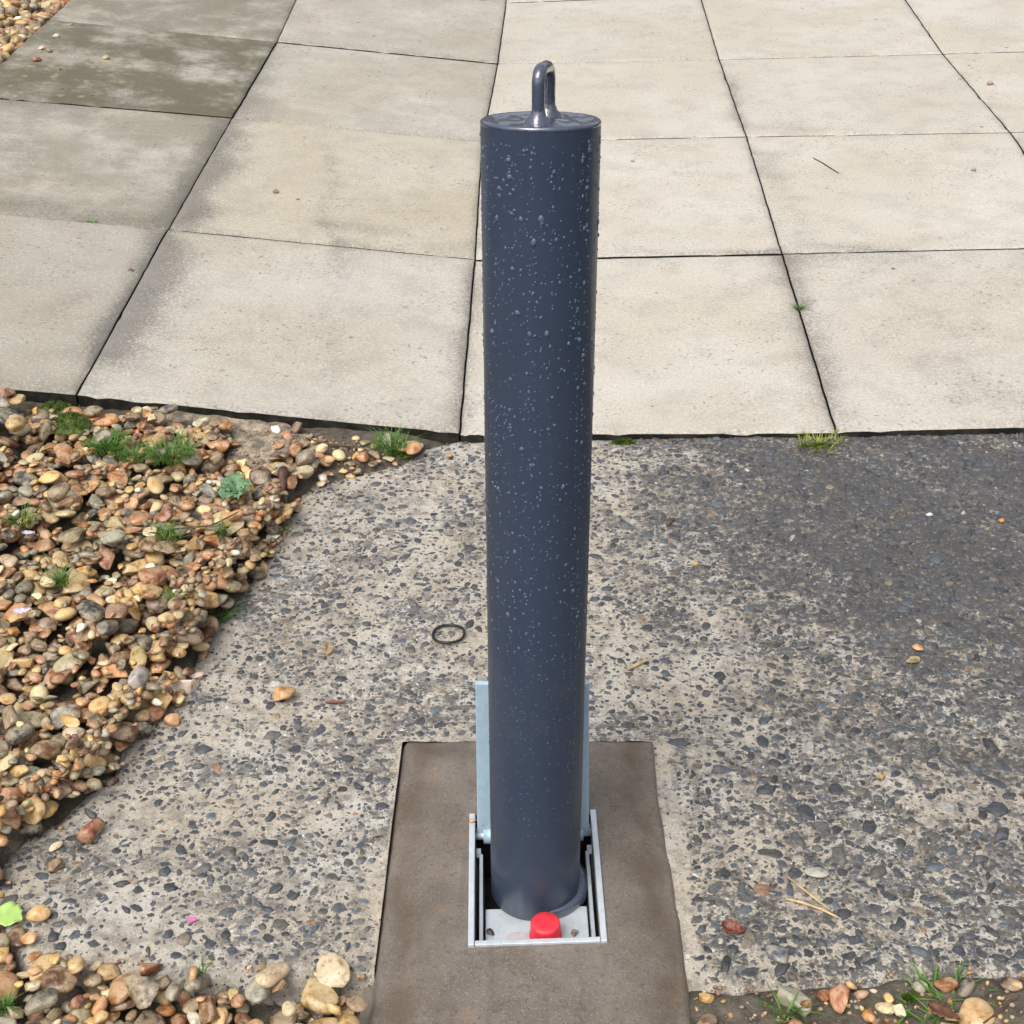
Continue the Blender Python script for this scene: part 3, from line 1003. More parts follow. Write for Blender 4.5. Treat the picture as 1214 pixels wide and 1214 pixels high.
big_pale = (PB[:, 3] > .0125) & (pcol.mean(1) > .38)
pcol = np.where(big_pale[:, None], pcol * np.array([.62, .52, .40]), pcol)
def rot_mats(n, tilt):
    tx = rng.normal(0, tilt, n); ty = rng.normal(0, tilt, n)
    out = np.zeros((n, 3, 3))
    for i in range(n):
        out[i] = np.array((Matrix.Rotation(tx[i], 3, 'X') @ Matrix.Rotation(ty[i], 3, 'Y')))
    return out
TILT = rot_mats(NP, .22)
peb_meshes = {}
def peb_mesh(k):
    if k not in peb_meshes:
        m_ = mesh_np('pebble', protos3[k], I3F, True); m_.materials.append(M_PEBO); peb_meshes[k] = m_
    return peb_meshes[k]
groups = {2: ([], [], []), 3: ([], [], [])}
offs = {2: 0, 3: 0}
for i in range(NP):
    x, y, z, a, b, c, th = PB[i]
    if i in pieces:
        o = bpy.data.objects.new('pebble', peb_mesh(int(PID[i])))
        COL.objects.link(o); o.parent = gravel_bed
        M3 = Matrix(TILT[i].tolist()) @ Matrix.Rotation(th, 3, 'Z')
        o.location = (x, y, z); o.rotation_euler = M3.to_euler(); o.scale = (a, b, c)
        o.color = (*[float(q) for q in pcol[i]], 1)
        continue
    if not alive[i]: continue
    lod = 3 if (sc[i] > 0 and vis[i] > 25) else 2
    V = (protos3 if lod == 3 else protos2)[PID[i]] * np.array([a, b, c])
    Rz = np.array([[math.cos(th), -math.sin(th), 0], [math.sin(th), math.cos(th), 0], [0, 0, 1]])
    V = V @ (TILT[i] @ Rz).T + np.array([x, y, z])
    L = groups[lod]
    L[0].append(V); L[1].append((I3F if lod == 3 else I2F) + offs[lod]); L[2].append(np.tile(pcol[i], (len(V), 1)))
    offs[lod] += len(V)
V2 = np.concatenate(groups[2][0] + groups[3][0]); 
F2 = np.concatenate(groups[2][1] + [f + offs[2] for f in groups[3][1]])
C2 = np.concatenate(groups[2][2] + groups[3][2])
me = mesh_np('small_pebbles', V2, F2, True, None, {'tint': C2})
tag(obj('small_pebbles', me, M_PEB, gravel_bed), kind='stuff')

# grit between the stones and on the bare soil
gn = 5200
gxs = rng.uniform(-.95, .70, gn * 4); gys = rng.uniform(.82, 1.92, gn * 4)
jj = ((gys - HY0) / RES).astype(int); ii = ((gxs - HX0) / RES).astype(int)
bare = (OWN[jj, ii] < 0) & (sdist(gxs, gys) < .004) & ~in_pad(gxs, gys)
gxs, gys, jj, ii = gxs[bare][:gn], gys[bare][:gn], jj[bare][:gn], ii[bare][:gn]
GV, GF, GC = [], [], []
for k in range(len(gxs)):
    r = rng.uniform(.0010, .0034)
    R3 = np.array(Matrix.Rotation(rng.uniform(0, 6.28), 3, Vector(rng.normal(0, 1, 3))))
    V = (I1 * np.array([1, rng.uniform(.6, 1), rng.uniform(.4, .8)]) * r * rng.uniform(.8, 1.2, (12, 1))) @ R3.T
    GV.append(V + np.array([gxs[k], gys[k], HM[jj[k], ii[k]] + r * .3])); GF.append(I1F + 12 * k)
    GC.append(np.tile(pbc[rng.choice(len(pbc), p=pbw)] * rng.uniform(.5, 1.1), (12, 1)))
me = mesh_np('grit', np.concatenate(GV), np.concatenate(GF), False, None, {'tint': np.concatenate(GC)})
tag(obj('grit', me, M_PEB, gravel_bed), kind='stuff')

# --- far gravel beside the flags, top left of the picture
XE = X0 - 2 * SX - .004
gx = np.linspace(-4.4, XE, 50); gy = np.linspace(3.15, 5.6, 60)
XX, YY = np.meshgrid(gx, gy)
def zfar(x, y): return zpav(x) - .020 + (vnoise(x, y, 6, 95, 3) - .5) * .02 + .02 * sstep(XE, XE - .1, x)
me = mesh_np('gravel_verge', np.stack([XX, YY, zfar(XX, YY)], -1).reshape(-1, 3), grid_faces(50, 60), True, {'mortar': np.zeros(XX.size)})
verge = tag(obj('gravel_verge', me, M_SOIL), kind='structure')
n = 4200
fx = XE - .004 - rng.random(n) ** 1.5 * .55; fy = rng.uniform(3.2, 4.9, n)
spill = rng.random(n) < .012
GV, GF, GC = [], [], []
fa = rng.uniform(.007, .019, n)
fu, fv, fz = proj(np.stack([fx, fy, zfar(fx, fy)], -1))
fs = np.where((fu > 0) & (fv > 0) & (fv < 200), fa, 0)
fp = set(np.argsort(-fs)[:60].tolist())
k2 = 0
for k in range(n):
    a = fa[k]; b = a * rng.uniform(.65, .95); c = a * rng.uniform(.45, .75)
    pid = int(rng.integers(NPROTO)); th = rng.uniform(0, 6.28)
    z = float(zfar(fx[k], fy[k])) + c * rng.uniform(.1, 1.2) + rng.uniform(0, .010)
    col = pbc[rng.choice(len(pbc), p=pbw)] * rng.uniform(.75, 1.2)
    if k in fp:
        o = bpy.data.objects.new('pebble', peb_mesh(pid)); COL.objects.link(o); o.parent = verge
        o.location = (fx[k], fy[k], z + .004); o.rotation_euler = (rng.normal(0, .2), rng.normal(0, .2), th); o.scale = (a, b, c)
        o.color = (*[float(q) for q in col], 1)
        continue
    V = protos2[pid] * np.array([a, b, c])
    V = np.stack([V[:, 0] * math.cos(th) - V[:, 1] * math.sin(th), V[:, 0] * math.sin(th) + V[:, 1] * math.cos(th), V[:, 2]], -1)
    GV.append(V + np.array([fx[k], fy[k], z])); GF.append(I2F + 42 * k2); GC.append(np.tile(col, (42, 1))); k2 += 1
me = mesh_np('small_pebbles', np.concatenate(GV), np.concatenate(GF), True, None, {'tint': np.concatenate(GC)})
tag(obj('small_pebbles', me, M_PEB, verge), kind='stuff')

# ------------------------------------------------------------------ folding bollard
RB = .0437
TAPER = .955           # the tube is a touch slimmer at the foot
BASE = np.array([-.0350, 1.0686, -.012])
AX = np.array([.0271, .0480, .9985]); AX /= np.linalg.norm(AX)
LEN = .7372
QR = Vector((0, 0, 1)).rotation_difference(Vector(AX)).to_matrix()
def tilt(V, org=(0, 0, 0)):
    return [tuple(QR @ Vector(v)) for v in V]
bollard = obj('folding_bollard', None, loc=BASE)
tag(bollard, 'slate blue steel folding bollard speckled with raindrops, standing in a galvanised ground box', 'bollard')

def lathe(profile, seg=72, cap_top=False):
    V = []; Fc = []
    for r, z in profile:
        for s in range(seg):
            a = 2 * math.pi * s / seg
            V.append((r * math.cos(a), r * math.sin(a), z))
    for k in range(len(profile) - 1):
        for s in range(seg):
            a = k * seg + s; b = k * seg + (s + 1) % seg
            Fc.append([a, b, b + seg, a + seg])
    if cap_top:
        Fc.append([(len(profile) - 1) * seg + s for s in range(seg)])
    return V, Fc
def rad_at(z): return RB * (TAPER + (1 - TAPER) * z / LEN)
CAPT = math.tan(math.radians(7.5))
def slope_top(V):
    # the end of the tube is cut slightly out of square, low at the back
    V = np.array(V, float)
    V[:, 2] -= CAPT * V[:, 1] * sstep(LEN - .10, LEN - .02, V[:, 2])
    return V
V, Fc = lathe([(rad_at(0) - .004, .004), (rad_at(0) - .001, -.0005), (rad_at(0), .002)] + [(rad_at(z), z) for z in np.linspace(.05, LEN - .0030, 22)])
V = slope_top(V)
obj('post', mesh_np('post', tilt(V), Fc, True), M_PAINT, bollard)
# welded cap: rounded shoulder, shallow dish with a wet, lumpy weld surface
prof = [(RB + .0002, LEN - .0034), (RB + .0004, LEN - .0022), (RB - .0002, LEN - .0008), (RB - .0016, LEN), (RB - .004, LEN - .0002), (RB - .008, LEN - .0012)]
prof += [(r, LEN - .0016 + .0018 * (1 - (r / (RB - .008)) ** 2)) for r in np.linspace(RB - .010, .0015, 12)]
V, Fc = lathe(prof, 72, True)
V = np.array(V)
rr = np.hypot(V[:, 0], V[:, 1])
V[:, 2] += np.where(rr < RB - .006, (vnoise(V[:, 0] + 5, V[:, 1] + 5, 70, 101, 3) - .5) * .0035, 0)
V = slope_top(V)
cap = obj('cap', mesh_np('cap', tilt(V), Fc, True), M_WET, bollard)
# loop handle
hp = []
hd = np.array([.20, .98])          # horizontal direction of the hoop
hc = np.array([.002, -.004])
wH, hH, rc = .0185, .0365, .010
path = []
path.append((-wH, -.004)); path.append((-wH, .010)); path.append((-wH, hH - rc))
for k in range(1, 7):
    a = math.pi - k * (math.pi / 2) / 6
    path.append((-wH + rc + rc * math.cos(a), hH - rc + rc * math.sin(a)))
for k in range(0, 7):
    a = math.pi / 2 - k * (math.pi / 2) / 6
    path.append((wH - rc + rc * math.cos(a), hH - rc + rc * math.sin(a)))
path += [(wH, .010), (wH, -.004)]
pts = [(hc[0] + hd[0] * s, hc[1] + hd[1] * s, LEN + z) for s, z in path]
V, Fc = tube(pts, .0048, 14)
V = slope_top(V)
obj('handle', mesh_np('handle', tilt(V), Fc, True), M_WET, bollard)
for s in (-1, 1):
    bx_, by_ = hc + hd * s * wH
    prof = [(.0098, LEN - .002), (.0082, LEN + .0022), (.0062, LEN + .0045), (.0049, LEN + .0085), (.0040, LEN + .013)]
    V, Fc = lathe(prof, 20)
    V = np.array(V); V[:, :2] *= (1 + .18 * (vnoise(V[:, 0] * 1 + s, V[:, 1] + s, 260, 7, 2) - .5))[:, None]
    V = V + np.array([bx_, by_, 0])
    V = slope_top(V)
    obj('weld_bead', mesh_np('weld_bead', tilt(V), Fc, True), M_WET, cap)

# collar at the foot, seen past the post on the right
prof = [(.030, -.0035), (.0505, -.0035), (.0520, -.001), (.0520, .008), (.0505, .0105), (.0455, .011), (.030, .011)]
V, Fc = lathe(prof, 64)
V = np.array(V) * np.array([.87, .87, 1]) + np.array([.0055, .004, .0])
obj('foot_collar', mesh_np('foot_collar', tilt(V), Fc, True), M_WET, bollard)

# raindrops clinging to the paint
DV, DF = [], []
dome = []
S6, RNG = 8, 3
dv = [(0, 0, 1.0)]
for k in range(1, RNG + 1):
    a = k / RNG * math.pi / 2
    for s in range(S6):
        p = 2 * math.pi * s / S6
        dv.append((math.sin(a) * math.cos(p), math.sin(a) * math.sin(p), math.cos(a)))
dv = np.array(dv)
df = [[0, 1 + s, 1 + (s + 1) % S6] for s in range(S6)]
for k in range(RNG - 1):
    for s in range(S6):
        a = 1 + k * S6 + s; b = 1 + k * S6 + (s + 1) % S6
        df.append([a, a + S6, b + S6]); df.append([a, b + S6, b])
df = np.array(df)
ND = 4800
tracks = rng.uniform(0, 6.283, 110)
cnt = 0
for k in range(ND):
    z = LEN - .007 - (LEN - .05) * rng.random() ** 1.1
    fz = z / LEN
    if fz < .30 and rng.random() > (.35 + fz): continue
    if fz < .12: continue
    phi = rng.choice(tracks) + rng.normal(0, .012) if rng.random() < .62 else rng.uniform(0, 6.283)
    # keep the runs thinner on the shoulder that faces the camera
    q = rng.random()
    if fz < .40: r = rng.uniform(.00036, .00075)
    else: r = rng.uniform(.00038, .00085) if q < .86 else (rng.uniform(.0009, .0013) if q < .975 else rng.uniform(.0014, .0021))
    if fz > .45: r *= 1.12
    el = rng.uniform(.95, 1.45) if r > .0008 else rng.uniform(.9, 1.2)
    nrm = np.array([math.cos(phi), math.sin(phi), 0]); tang = np.array([-math.sin(phi), math.cos(phi), 0])
    h = r * rng.uniform(.5, .75)
    lump = 1 + .12 * np.sin(np.arctan2(dv[:, 1], dv[:, 0]) * 2 + rng.uniform(0, 6.28))
    L_ = dv * np.stack([r * lump, r * el * lump, np.full(len(dv), h)], -1)
    sag = 1 - .25 * (L_[:, 1] / (r * el))
    V = nrm * (rad_at(z) - .00015) + L_[:, :1] * sag[:, None] * tang + L_[:, 1:2] * np.array([0, 0, 1]) + L_[:, 2:] * nrm + np.array([0, 0, z])
    DV.append(V); DF.append(df + cnt * len(dv)); cnt += 1
DV = np.concatenate(DV) @ np.array(QR).T
t = NT('rain_water')
t.base((.095, .138, .205), .10, None, .45, **{'Transmission Weight': .2, 'IOR': 1.33})
tag(obj('raindrops', mesh_np('raindrops', DV, np.concatenate(DF), True), t.m, bollard), kind='stuff')

# backing plate (the lid of the box), standing up behind the post
nrm_p = np.array(QR @ Vector((0, 1, 0)))
pp = np.array([-.03, 1.133, 0.0])
BL = px_plane(566, 990, pp, nrm_p); BR = px_plane(698, 988, pp, nrm_p)
TL = px_plane(563.5, 811, pp, nrm_p); TR = px_plane(698.5, 811, pp, nrm_p)
th = nrm_p * .006
Vp = [BL, BR, TR, TL, BL + th, BR + th, TR + th, TL + th]
me = mesh_np('cover_plate', [tuple(np.array(v) - BASE) for v in Vp], [[0, 1, 2, 3], [5, 4, 7, 6], [0, 4, 5, 1], [1, 5, 6, 2], [2, 6, 7, 3], [3, 7, 4, 0]])
bevel_mesh(me, .0012, 2)
plate = obj('cover_plate', me, M_PLATE, bollard)

# ground box
fr = obj('ground_box', None, parent=bollard)
FCX, FCY, FA = (FX0 + FX1) / 2, (FY0 + FY1) / 2, math.radians(2.2)
fr.rotation_euler = (0, 0, FA)
fr.location = tuple(np.array([FCX - (FCX * math.cos(FA) - FCY * math.sin(FA)), FCY - (FCX * math.sin(FA) + FCY * math.cos(FA)), 0]) - BASE)
def part(name, m, mat, parent=fr, bev=.0008):
    me = mesh_np(name, *m)
    if bev: bevel_mesh(me, bev, 2)
    return obj(name, me, mat, parent)
RIM = ZPAD + .0025
W = .0050
bf = part('front_wall', boxm(FX0 + W + .0004, FX1 - W - .0004, FY0 - .0015, FY0 + W - .001, -.07, RIM), M_GALV)
# side walls: flat bars whose far ends stand a little proud
part('side_wall', boxm(FX0 - .0006, FX0 + W, FY0 - .0018, FY1, -.07, RIM + .0006), M_GALV)
part('side_wall', boxm(FX1 - W, FX1 + .0006, FY0 - .0018, FY1, -.07, RIM + .0006), M_GALV)
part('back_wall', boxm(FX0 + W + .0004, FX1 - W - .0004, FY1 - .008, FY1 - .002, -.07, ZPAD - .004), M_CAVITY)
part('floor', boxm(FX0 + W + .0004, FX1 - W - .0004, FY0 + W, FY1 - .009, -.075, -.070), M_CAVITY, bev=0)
part('inner_rail', boxm(FX0 + W + .004, FX0 + W + .0075, FY0 + .010, FY0 + .122, -.05, ZPAD - .0065), M_ZINC)
part('inner_rail', boxm(FX1 - W - .0075, FX1 - W - .004, FY0 + .010, FY0 + .122, -.05, ZPAD - .0065), M_ZINC)
lp = part('lock_plate', boxm(FX0 + W + .0095, FX1 - W - .0095, FY0 + W + .0002, FY0 + .060, -.017, -.011), M_GALV)
part('label_patch', boxm(FX0 + .034, FX0 + .060, FY0 + W + .004, FY0 + .030, -.0106, -.0101), M_LABEL, bev=0)
for s, x0_, x1_ in ((0, FX0 + W, FX0 + .030), (1, FX1 - .030, FX1 - W)):
    yy = 1.136
    V, Fc = tube([(x0_, yy, -.004), (x1_, yy, -.004)], .0042, 14)
    hpn = obj('hinge_pin', mesh_np('hinge_pin', V, Fc, True), M_GALV, fr)
    V, Fc = tube([(x0_ + (.008 if s == 0 else 0), yy, -.004), (x1_ - (0 if s == 0 else .008), yy, -.004)], .0085, 18)
    obj('hinge_knuckle', mesh_np('hinge_knuckle', V, Fc, True), M_PLATE, fr)

for x_, y_ in ((FX0 + W + .0009, FY0 + .128), (FX1 - W - .0009, FY0 + .128), (FX0 + W + .0009, FY0 + .158), (FX1 - W - .0009, FY0 + .158)):
    sg = 1 if x_ < FCX else -1
    V, Fc = tube([(x_, y_, -.006), (x_ + sg * .0045, y_, -.006)], .0052, 6)
    obj('bolt', mesh_np('bolt', V, Fc), M_ZINC, fr)

# red lock cover
rc_ = px(647, 1106, -.012)
V, Fc = lathe([(.0148, 0), (.0148, .006), (.0140, .0068), (.0137, .0185), (.0134, .0205), (.0122, .0215), (.0060, .0216)], 40, True)
red = obj('lock_cover', mesh_np('lock_cover', V, Fc, True), M_RED, bollard)
red.location = tuple(np.array([rc_[0], FY0 + W + .0165, -.0108]) - BASE)
red['label'] = 'round red plastic cover over the lock'

# ------------------------------------------------------------------ small things lying about
def ground_z(x, y, pav=False):
    if pav: return float(zpav(x))
    y = min(y, 1.925)
    if in_pad(np.array(x), np.array(y)): return ZPAD
    if sdist(np.array([x]), np.array([y]))[0] > -.006: return float(zconc(np.array([x]), np.array([y]))[0]) + .001
    i = int((x - HX0) / RES); j = int((y - HY0) / RES)
    if 0 <= i < HM.shape[1] and 0 <= j < HM.shape[0]: return float(HM[max(0, j - 3):j + 4, max(0, i - 3):i + 4].max()) - .003
    return float(soil_z(np.array([x]), np.array([y]))[0])
def spot(u, v):
    z = 0.0
    pav = v < (466 + u * 49 / 545 if u < 545 else 514)
    for _ in range(8):
        p = px(u, v, z); z = .5 * z + .5 * ground_z(p[0], p[1], pav)
    p = px(u, v, z)
    y = p[1] if pav else min(p[1], 1.925)
    return p[0], y, ground_z(p[0], y, pav)
def pxm(u, v):
    p = spot(u, v)
    return (np.array(p) - CAM) @ F / FPX          # metres per photo pixel

def loose(name, label, u, v, wpx, col, angular, seed, flat=.62, asp=.75, rot=None, cat='stone', group=None, mat=None):
    x, y, z = spot(u, v)
    a = wpx * pxm(u, v) / 2
    m = mesh_np(name, pebble_shape(I3, seed, angular), I3F, not angular)
    if angular: m.polygons.foreach_set('use_smooth', np.ones(len(m.polygons), bool))
    o = obj(name, m, mat or M_PEBO, None, (x, y, z + a * flat * .78))
    o.scale = (a, a * asp, a * flat); o.rotation_euler = (rng.normal(0, .12), rng.normal(0, .12), rng.uniform(0, 6.28) if rot is None else rot)
    o.color = (*[c * .82 for c in lin(*col)], 1)
    return tag(o, label, cat, group)
G1 = 'loose stones on the concrete'
loose('flint', 'honey coloured angular flint with pale broken face left of the bollard', 338, 830, 27, (200, 150, 95), True, 31, .75, .8, .5, group=G1)
loose('pebble', 'small brown pebble alone on the concrete above the flint', 390, 774, 16, (150, 120, 85), True, 32, .9, .7, 1.4, group=G1)
loose('stone', 'red brown pyramid shaped stone on pale concrete at far left', 109, 991, 34, (150, 84, 56), True, 33, .8, .85, .2, group=G1)
loose('pebble', 'small orange square pebble just off the gravel edge', 204, 857, 19, (205, 140, 85), True, 34, .7, .8, .1, group=G1)
loose('pebble', 'round yellow ochre pebble beside the green leaf', 47, 1087, 29, (222, 175, 115), False, 35, .6, .85, .3, group=G1)
loose('rock', 'pale grey jagged rock at the tip of the gravel edge', 171, 836, 33, (165, 158, 158), True, 36, .7, .62, 1.3, group=G1)
loose('stone', 'large white and pink stone on the gravel below the brown leaf', 208, 766, 40, (222, 205, 190), True, 37, .5, .5, 0.0, group=G1)
loose('pebble', 'brownish yellow pebble with a white tip at gravel edge', 225, 817, 20, (200, 160, 100), True, 38, .7, .8, .6, group=G1)
loose('pebble', 'pinkish white chip behind the brownish yellow pebble', 235, 806, 16, (225, 200, 185), True, 39, .6, .7, .6, group=G1)
loose('pebble', 'egg shaped tan pebble at the concrete edge above the chips', 209, 799, 20, (205, 165, 110), False, 40, .65, .85, .6, group=G1)
loose('stone', 'dark brown square stone in cement smear at lower left', 66, 1030, 20, (120, 95, 70), True, 41, .6, .8, .2, group=G1)
loose('pebble', 'cream wedge shaped chip above the dark brown square stone', 67, 1006, 18, (225, 205, 165), True, 42, .5, .5, .8, group=G1)
loose('pebble', 'tiny orange pebble just left of the bollard near the paving edge', 533, 542, 8, (190, 130, 70), False, 43, .7, .9, .2, group=G1)
loose('pebble', 'orange oval pebble on the dark right side of the crossing', 1088, 769, 14, (215, 160, 110), False, 44, .35, .75, -.6, group=G1)
loose('pebble', 'dull yellow flat chip below the orange oval pebble', 1083, 784, 18, (150, 135, 90), True, 45, .25, .6, .3, group=G1)
loose('stone', 'flat pale grey disc stone right of the mortar pad', 968, 1036, 29, (150, 152, 148), False, 46, .25, .62, .0, group=G1)
loose('pebble', 'white angular chip high on the dark right side', 1102, 611, 10, (235, 235, 230), True, 47, .4, .6, .0, group=G1)
loose('pebble', 'small yellow pebble in the cement right of the bollard', 824, 670, 8, (190, 150, 70), False, 48, .8, .9, .0, group=G1)
loose('pebble', 'little orange pebble low on the right of the crossing', 1044, 923, 8, (205, 160, 90), False, 49, .7, .9, .0, group=G1)
loose('pebble', 'orange speck pebble at the far right edge of the crossing', 1187, 619, 8, (200, 130, 70), False, 50, .7, .9, .0, group=G1)
loose('stone', 'large flat blue grey stone at front right of the crossing', 921, 1131, 34, (92, 98, 108), True, 51, .3, .75, -.6, group=G1, mat=M_PEBO)
G2 = 'stones in the soil at lower right'
for k, (u, v, w, c, ang, lb) in enumerate([
        (996, 1190, 36, (190, 120, 80), True, 'orange and white broken flint in soil left of the big grass tuft'),
        (1030, 1208, 20, (200, 130, 60), False, 'glossy orange pebble cut by the bottom edge of the picture'),
        (1066, 1202, 20, (230, 215, 180), True, 'cream stone under the big grass tuft'),
        (1021, 1182, 18, (170, 130, 100), False, 'pale brown pebble behind the orange and white flint'),
        (1008, 1170, 12, (220, 165, 90), False, 'small yellow pebble against the front edge of the crossing'),
        (955, 1192, 14, (160, 110, 70), False, 'brown pebble just right of the small grass tuft'),
        (838, 1186, 19, (210, 165, 100), True, 'thin yellow stone at the front right corner of the mortar pad'),
        (1036, 1176, 10, (230, 220, 200), True, 'white chip behind the pale brown pebble'),
        (1206, 1170, 14, (190, 140, 90), False, 'tan pebble at the right edge beyond the big grass tuft')]):
    loose('pebble' if w < 25 else 'flint', lb, u, v, w, c, ang, 60 + k, .6, .7, None, 'stone', G2)
G3 = 'pebbles strayed onto the paving'
for k, (u, v, w, c, ang, lb) in enumerate([
        (44, 73, 11, (150, 85, 60), False, 'red brown pebble on the mossy flag beside the far gravel'),
        (126, 71, 10, (165, 135, 95), False, 'tan pebble alone in the middle of the mossy flag'),
        (67, 45, 9, (225, 225, 215), True, 'white chip on the mossy flag near the far gravel'),
        (84, 31, 7, (90, 88, 85), False, 'grey pebble nearest the joint at the top of the mossy flag'),
        (59, 62, 8, (110, 95, 75), False, 'dark brown pebble right of the cream one on mossy flag'),
        (49, 59, 8, (215, 195, 150), True, 'cream pebble left of the dark brown one on mossy flag'),
        (71, 84, 6, (70, 68, 66), False, 'small dark pebble lowest on the mossy flag'),
        (327, 229, 9, (165, 125, 90), False, 'lone brown pebble on the second row flag left of bollard'),
        (155, 323, 9, (90, 60, 45), True, 'dark crumb on the front left flag near the joint'),
        (750, 192, 5, (120, 75, 60), False, 'tiny brown pebble on the flag just right of the bollard'),
        (1174, 101, 8, (130, 100, 80), True, 'brown crumb on the far right flag in the third row'),
        (1154, 203, 7, (110, 95, 75), True, 'brown crumb on the right flag right of the thin twig')]):
    loose('pebble', lb, u, v, w, c, ang, 80 + k, .6, .8, None, 'stone', G3)
# spilled pebbles in the corner between flag and crossing
G4 = 'pebbles in the corner by the paving edge'
for k, (u, v, w, c, ang, lb) in enumerate([
        (382, 535, 16, (228, 205, 160), False, 'cream pebble at the back of the little cluster by the paving edge'),
        (376, 545, 18, (196, 140, 95), False, 'salmon pebble at left of the little cluster by the paving edge'),
        (381, 553, 15, (240, 235, 225), False, 'white pebble at front of the little cluster by the paving edge'),
        (392, 547, 11, (150, 128, 100), False, 'dull brown pebble in the middle of the little cluster'),
        (402, 543, 19, (228, 205, 150), False, 'yellowish oval pebble at right of the little cluster'),
        (392, 557, 14, (205, 155, 100), False, 'orange tan pebble nearest the concrete in the little cluster'),
        (430, 545, 19, (190, 115, 70), True, 'orange flat stone right of the little cluster'),
        (422, 522, 10, (225, 195, 140), False, 'small cream pebble under the paving edge left of the weed'),
        (428, 536, 8, (230, 215, 170), False, 'tiny pale pebble behind the orange flat stone'),
        (487, 530, 12, (215, 180, 100), False, 'yellow pebble right of the weed at the paving edge'),
        (365, 564, 26, (120, 105, 92), True, 'dark brown grey rock on the edge of the crossing'),
        (358, 550, 11, (185, 110, 75), False, 'red tan pebble left of the little cluster'),
        (341, 521, 18, (180, 110, 78), True, 'red orange chip on the mortar under the paving edge'),
        (327, 512, 14, (240, 240, 235), True, 'white chip on the mortar under the paving edge'),
        (352, 508, 20, (120, 85, 70), True, 'dark red brown stone tucked under the paving edge'),
        (268, 508, 20, (165, 110, 60), True, 'orange brown flint lying on the mortar near the paving edge')]):
    loose('pebble', lb, u, v, w, c, ang, 110 + k, .62, .75, None, 'stone', G4)

def crumb(name, label, x, y, z, a, col, seed):
    o = obj(name, mesh_np(name, pebble_shape(I3, seed, True), I3F, True), M_PEBO, None, (x, y, z + a * .45))
    o.scale = (a, a * .7, a * .5); o.rotation_euler = (0, .1, seed); o.color = (*lin(*col), 1)
    tag(o, label, 'stone', 'grit fallen on the ground box')
crumb('pebble', 'tiny ochre pebble on the far left rim of the ground box', FX0 + .0005, FY1 - .014, RIM, .0042, (190, 140, 80), 151)
crumb('grit_lump', 'dark brown lump on the lock plate right of the red cover', FX1 - .026, FY0 + .026, -.011, .0045, (95, 75, 60), 152)
crumb('grit_lump', 'black brown chip on the lock plate far left of the red cover', FX0 + .021, FY0 + .028, -.011, .0048, (60, 45, 40), 153)

# black rubber ring
x, y, z = spot(532, 753.5)
m_ = pxm(532, 753.5)
R_ = 18.5 * m_
pts = [(R_ * math.cos(a) * (1 + .02 * math.sin(2 * a)), R_ * .98 * math.sin(a), .0006 * math.sin(3 * a)) for a in np.linspace(0, 2 * math.pi, 48, endpoint=False)]
V, Fc = tube(pts, .0016, 10, True)
tag(obj('rubber_ring', mesh_np('rubber_ring', V, Fc, True), M_BLACK, None, (x, y, z + .0026)), 'thin black rubber ring lying on the concrete left of the bollard', 'ring')

def stick(name, label, pxs, rpx, mat, cat='twig', lift=.4, group=None):
    pts = []
    m_ = pxm(*pxs[0])
    for u, v in pxs:
        x, y, z = spot(u, v); pts.append(np.array([x, y, z]))
    pts = np.array(pts); pts[:, 2] = np.maximum(pts[:, 2], pts[:, 2].mean()) + rpx * m_ * .6 + .0006
    c = pts.mean(0)
    # resample smoothly
    tt = np.linspace(0, len(pts) - 1, len(pts) * 4)
    P = np.stack([np.interp(tt, range(len(pts)), pts[:, k] - c[k]) for k in range(3)], -1)
    rad = [rpx * m_ * (.55 + .45 * math.sin(math.pi * (.12 + .8 * q))) for q in np.linspace(0, 1, len(P))]
    V, Fc = tube(P, rad, 7)
    return tag(obj(name, mesh_np(name, V, Fc, True), mat, None, c), label, cat, group)
stick('twig', 'thin dark curved twig on the pale flag at right', [(964, 188), (975, 194), (986, 201), (994, 206)], .8, M_TWIG)
stick('twig', 'short red brown twig on concrete right of the flint', [(386, 834), (395, 833.5), (409, 834)], 1.8, M_REDLEAF)
stick('splinter', 'pale wood splinter on concrete right of the bollard', [(744, 795), (756, 789), (768, 784)], 2.4, M_STRAW)
stick('straw', 'upper of two dry straw stems low on the right', [(935, 1042), (952, 1055), (970, 1070), (984, 1080)], 1.3, M_STRAW, 'straw')
stick('straw', 'lower of two dry straw stems low on the right', [(932, 1067), (950, 1071), (972, 1079), (994, 1090)], 1.8, M_STRAW, 'straw')
stick('twig', 'dark twig in the soil at the bottom right corner', [(1166, 1214), (1180, 1204), (1194, 1194), (1208, 1184)], 1.8, M_TWIG)
stick('twig', 'thin black twig leaning out from under the paving at left', [(40, 545), (58, 525), (72, 505), (84, 488)], 1.0, M_TWIG)
stick('twig', 'long dark root lying under the paving edge in the soil', [(362, 520), (385, 527), (405, 532), (428, 536)], 1.4, M_TWIG)
stick('bark_chip', 'dark red wood chip standing at the concrete edge by the weed', [(341, 568), (338, 580), (335, 594)], 6.0, M_BARK, 'wood')
stick('splinter', 'small orange splinter on concrete near the bollard at right', [(793, 623), (796, 619), (799, 616)], 1.6, M_DRYLEAF)
stick('twig', 'thin brown twig on the mortar patch in the gravel', [(160, 633), (190, 633), (215, 632), (252, 628), (285, 622)], 1.2, M_TWIG)

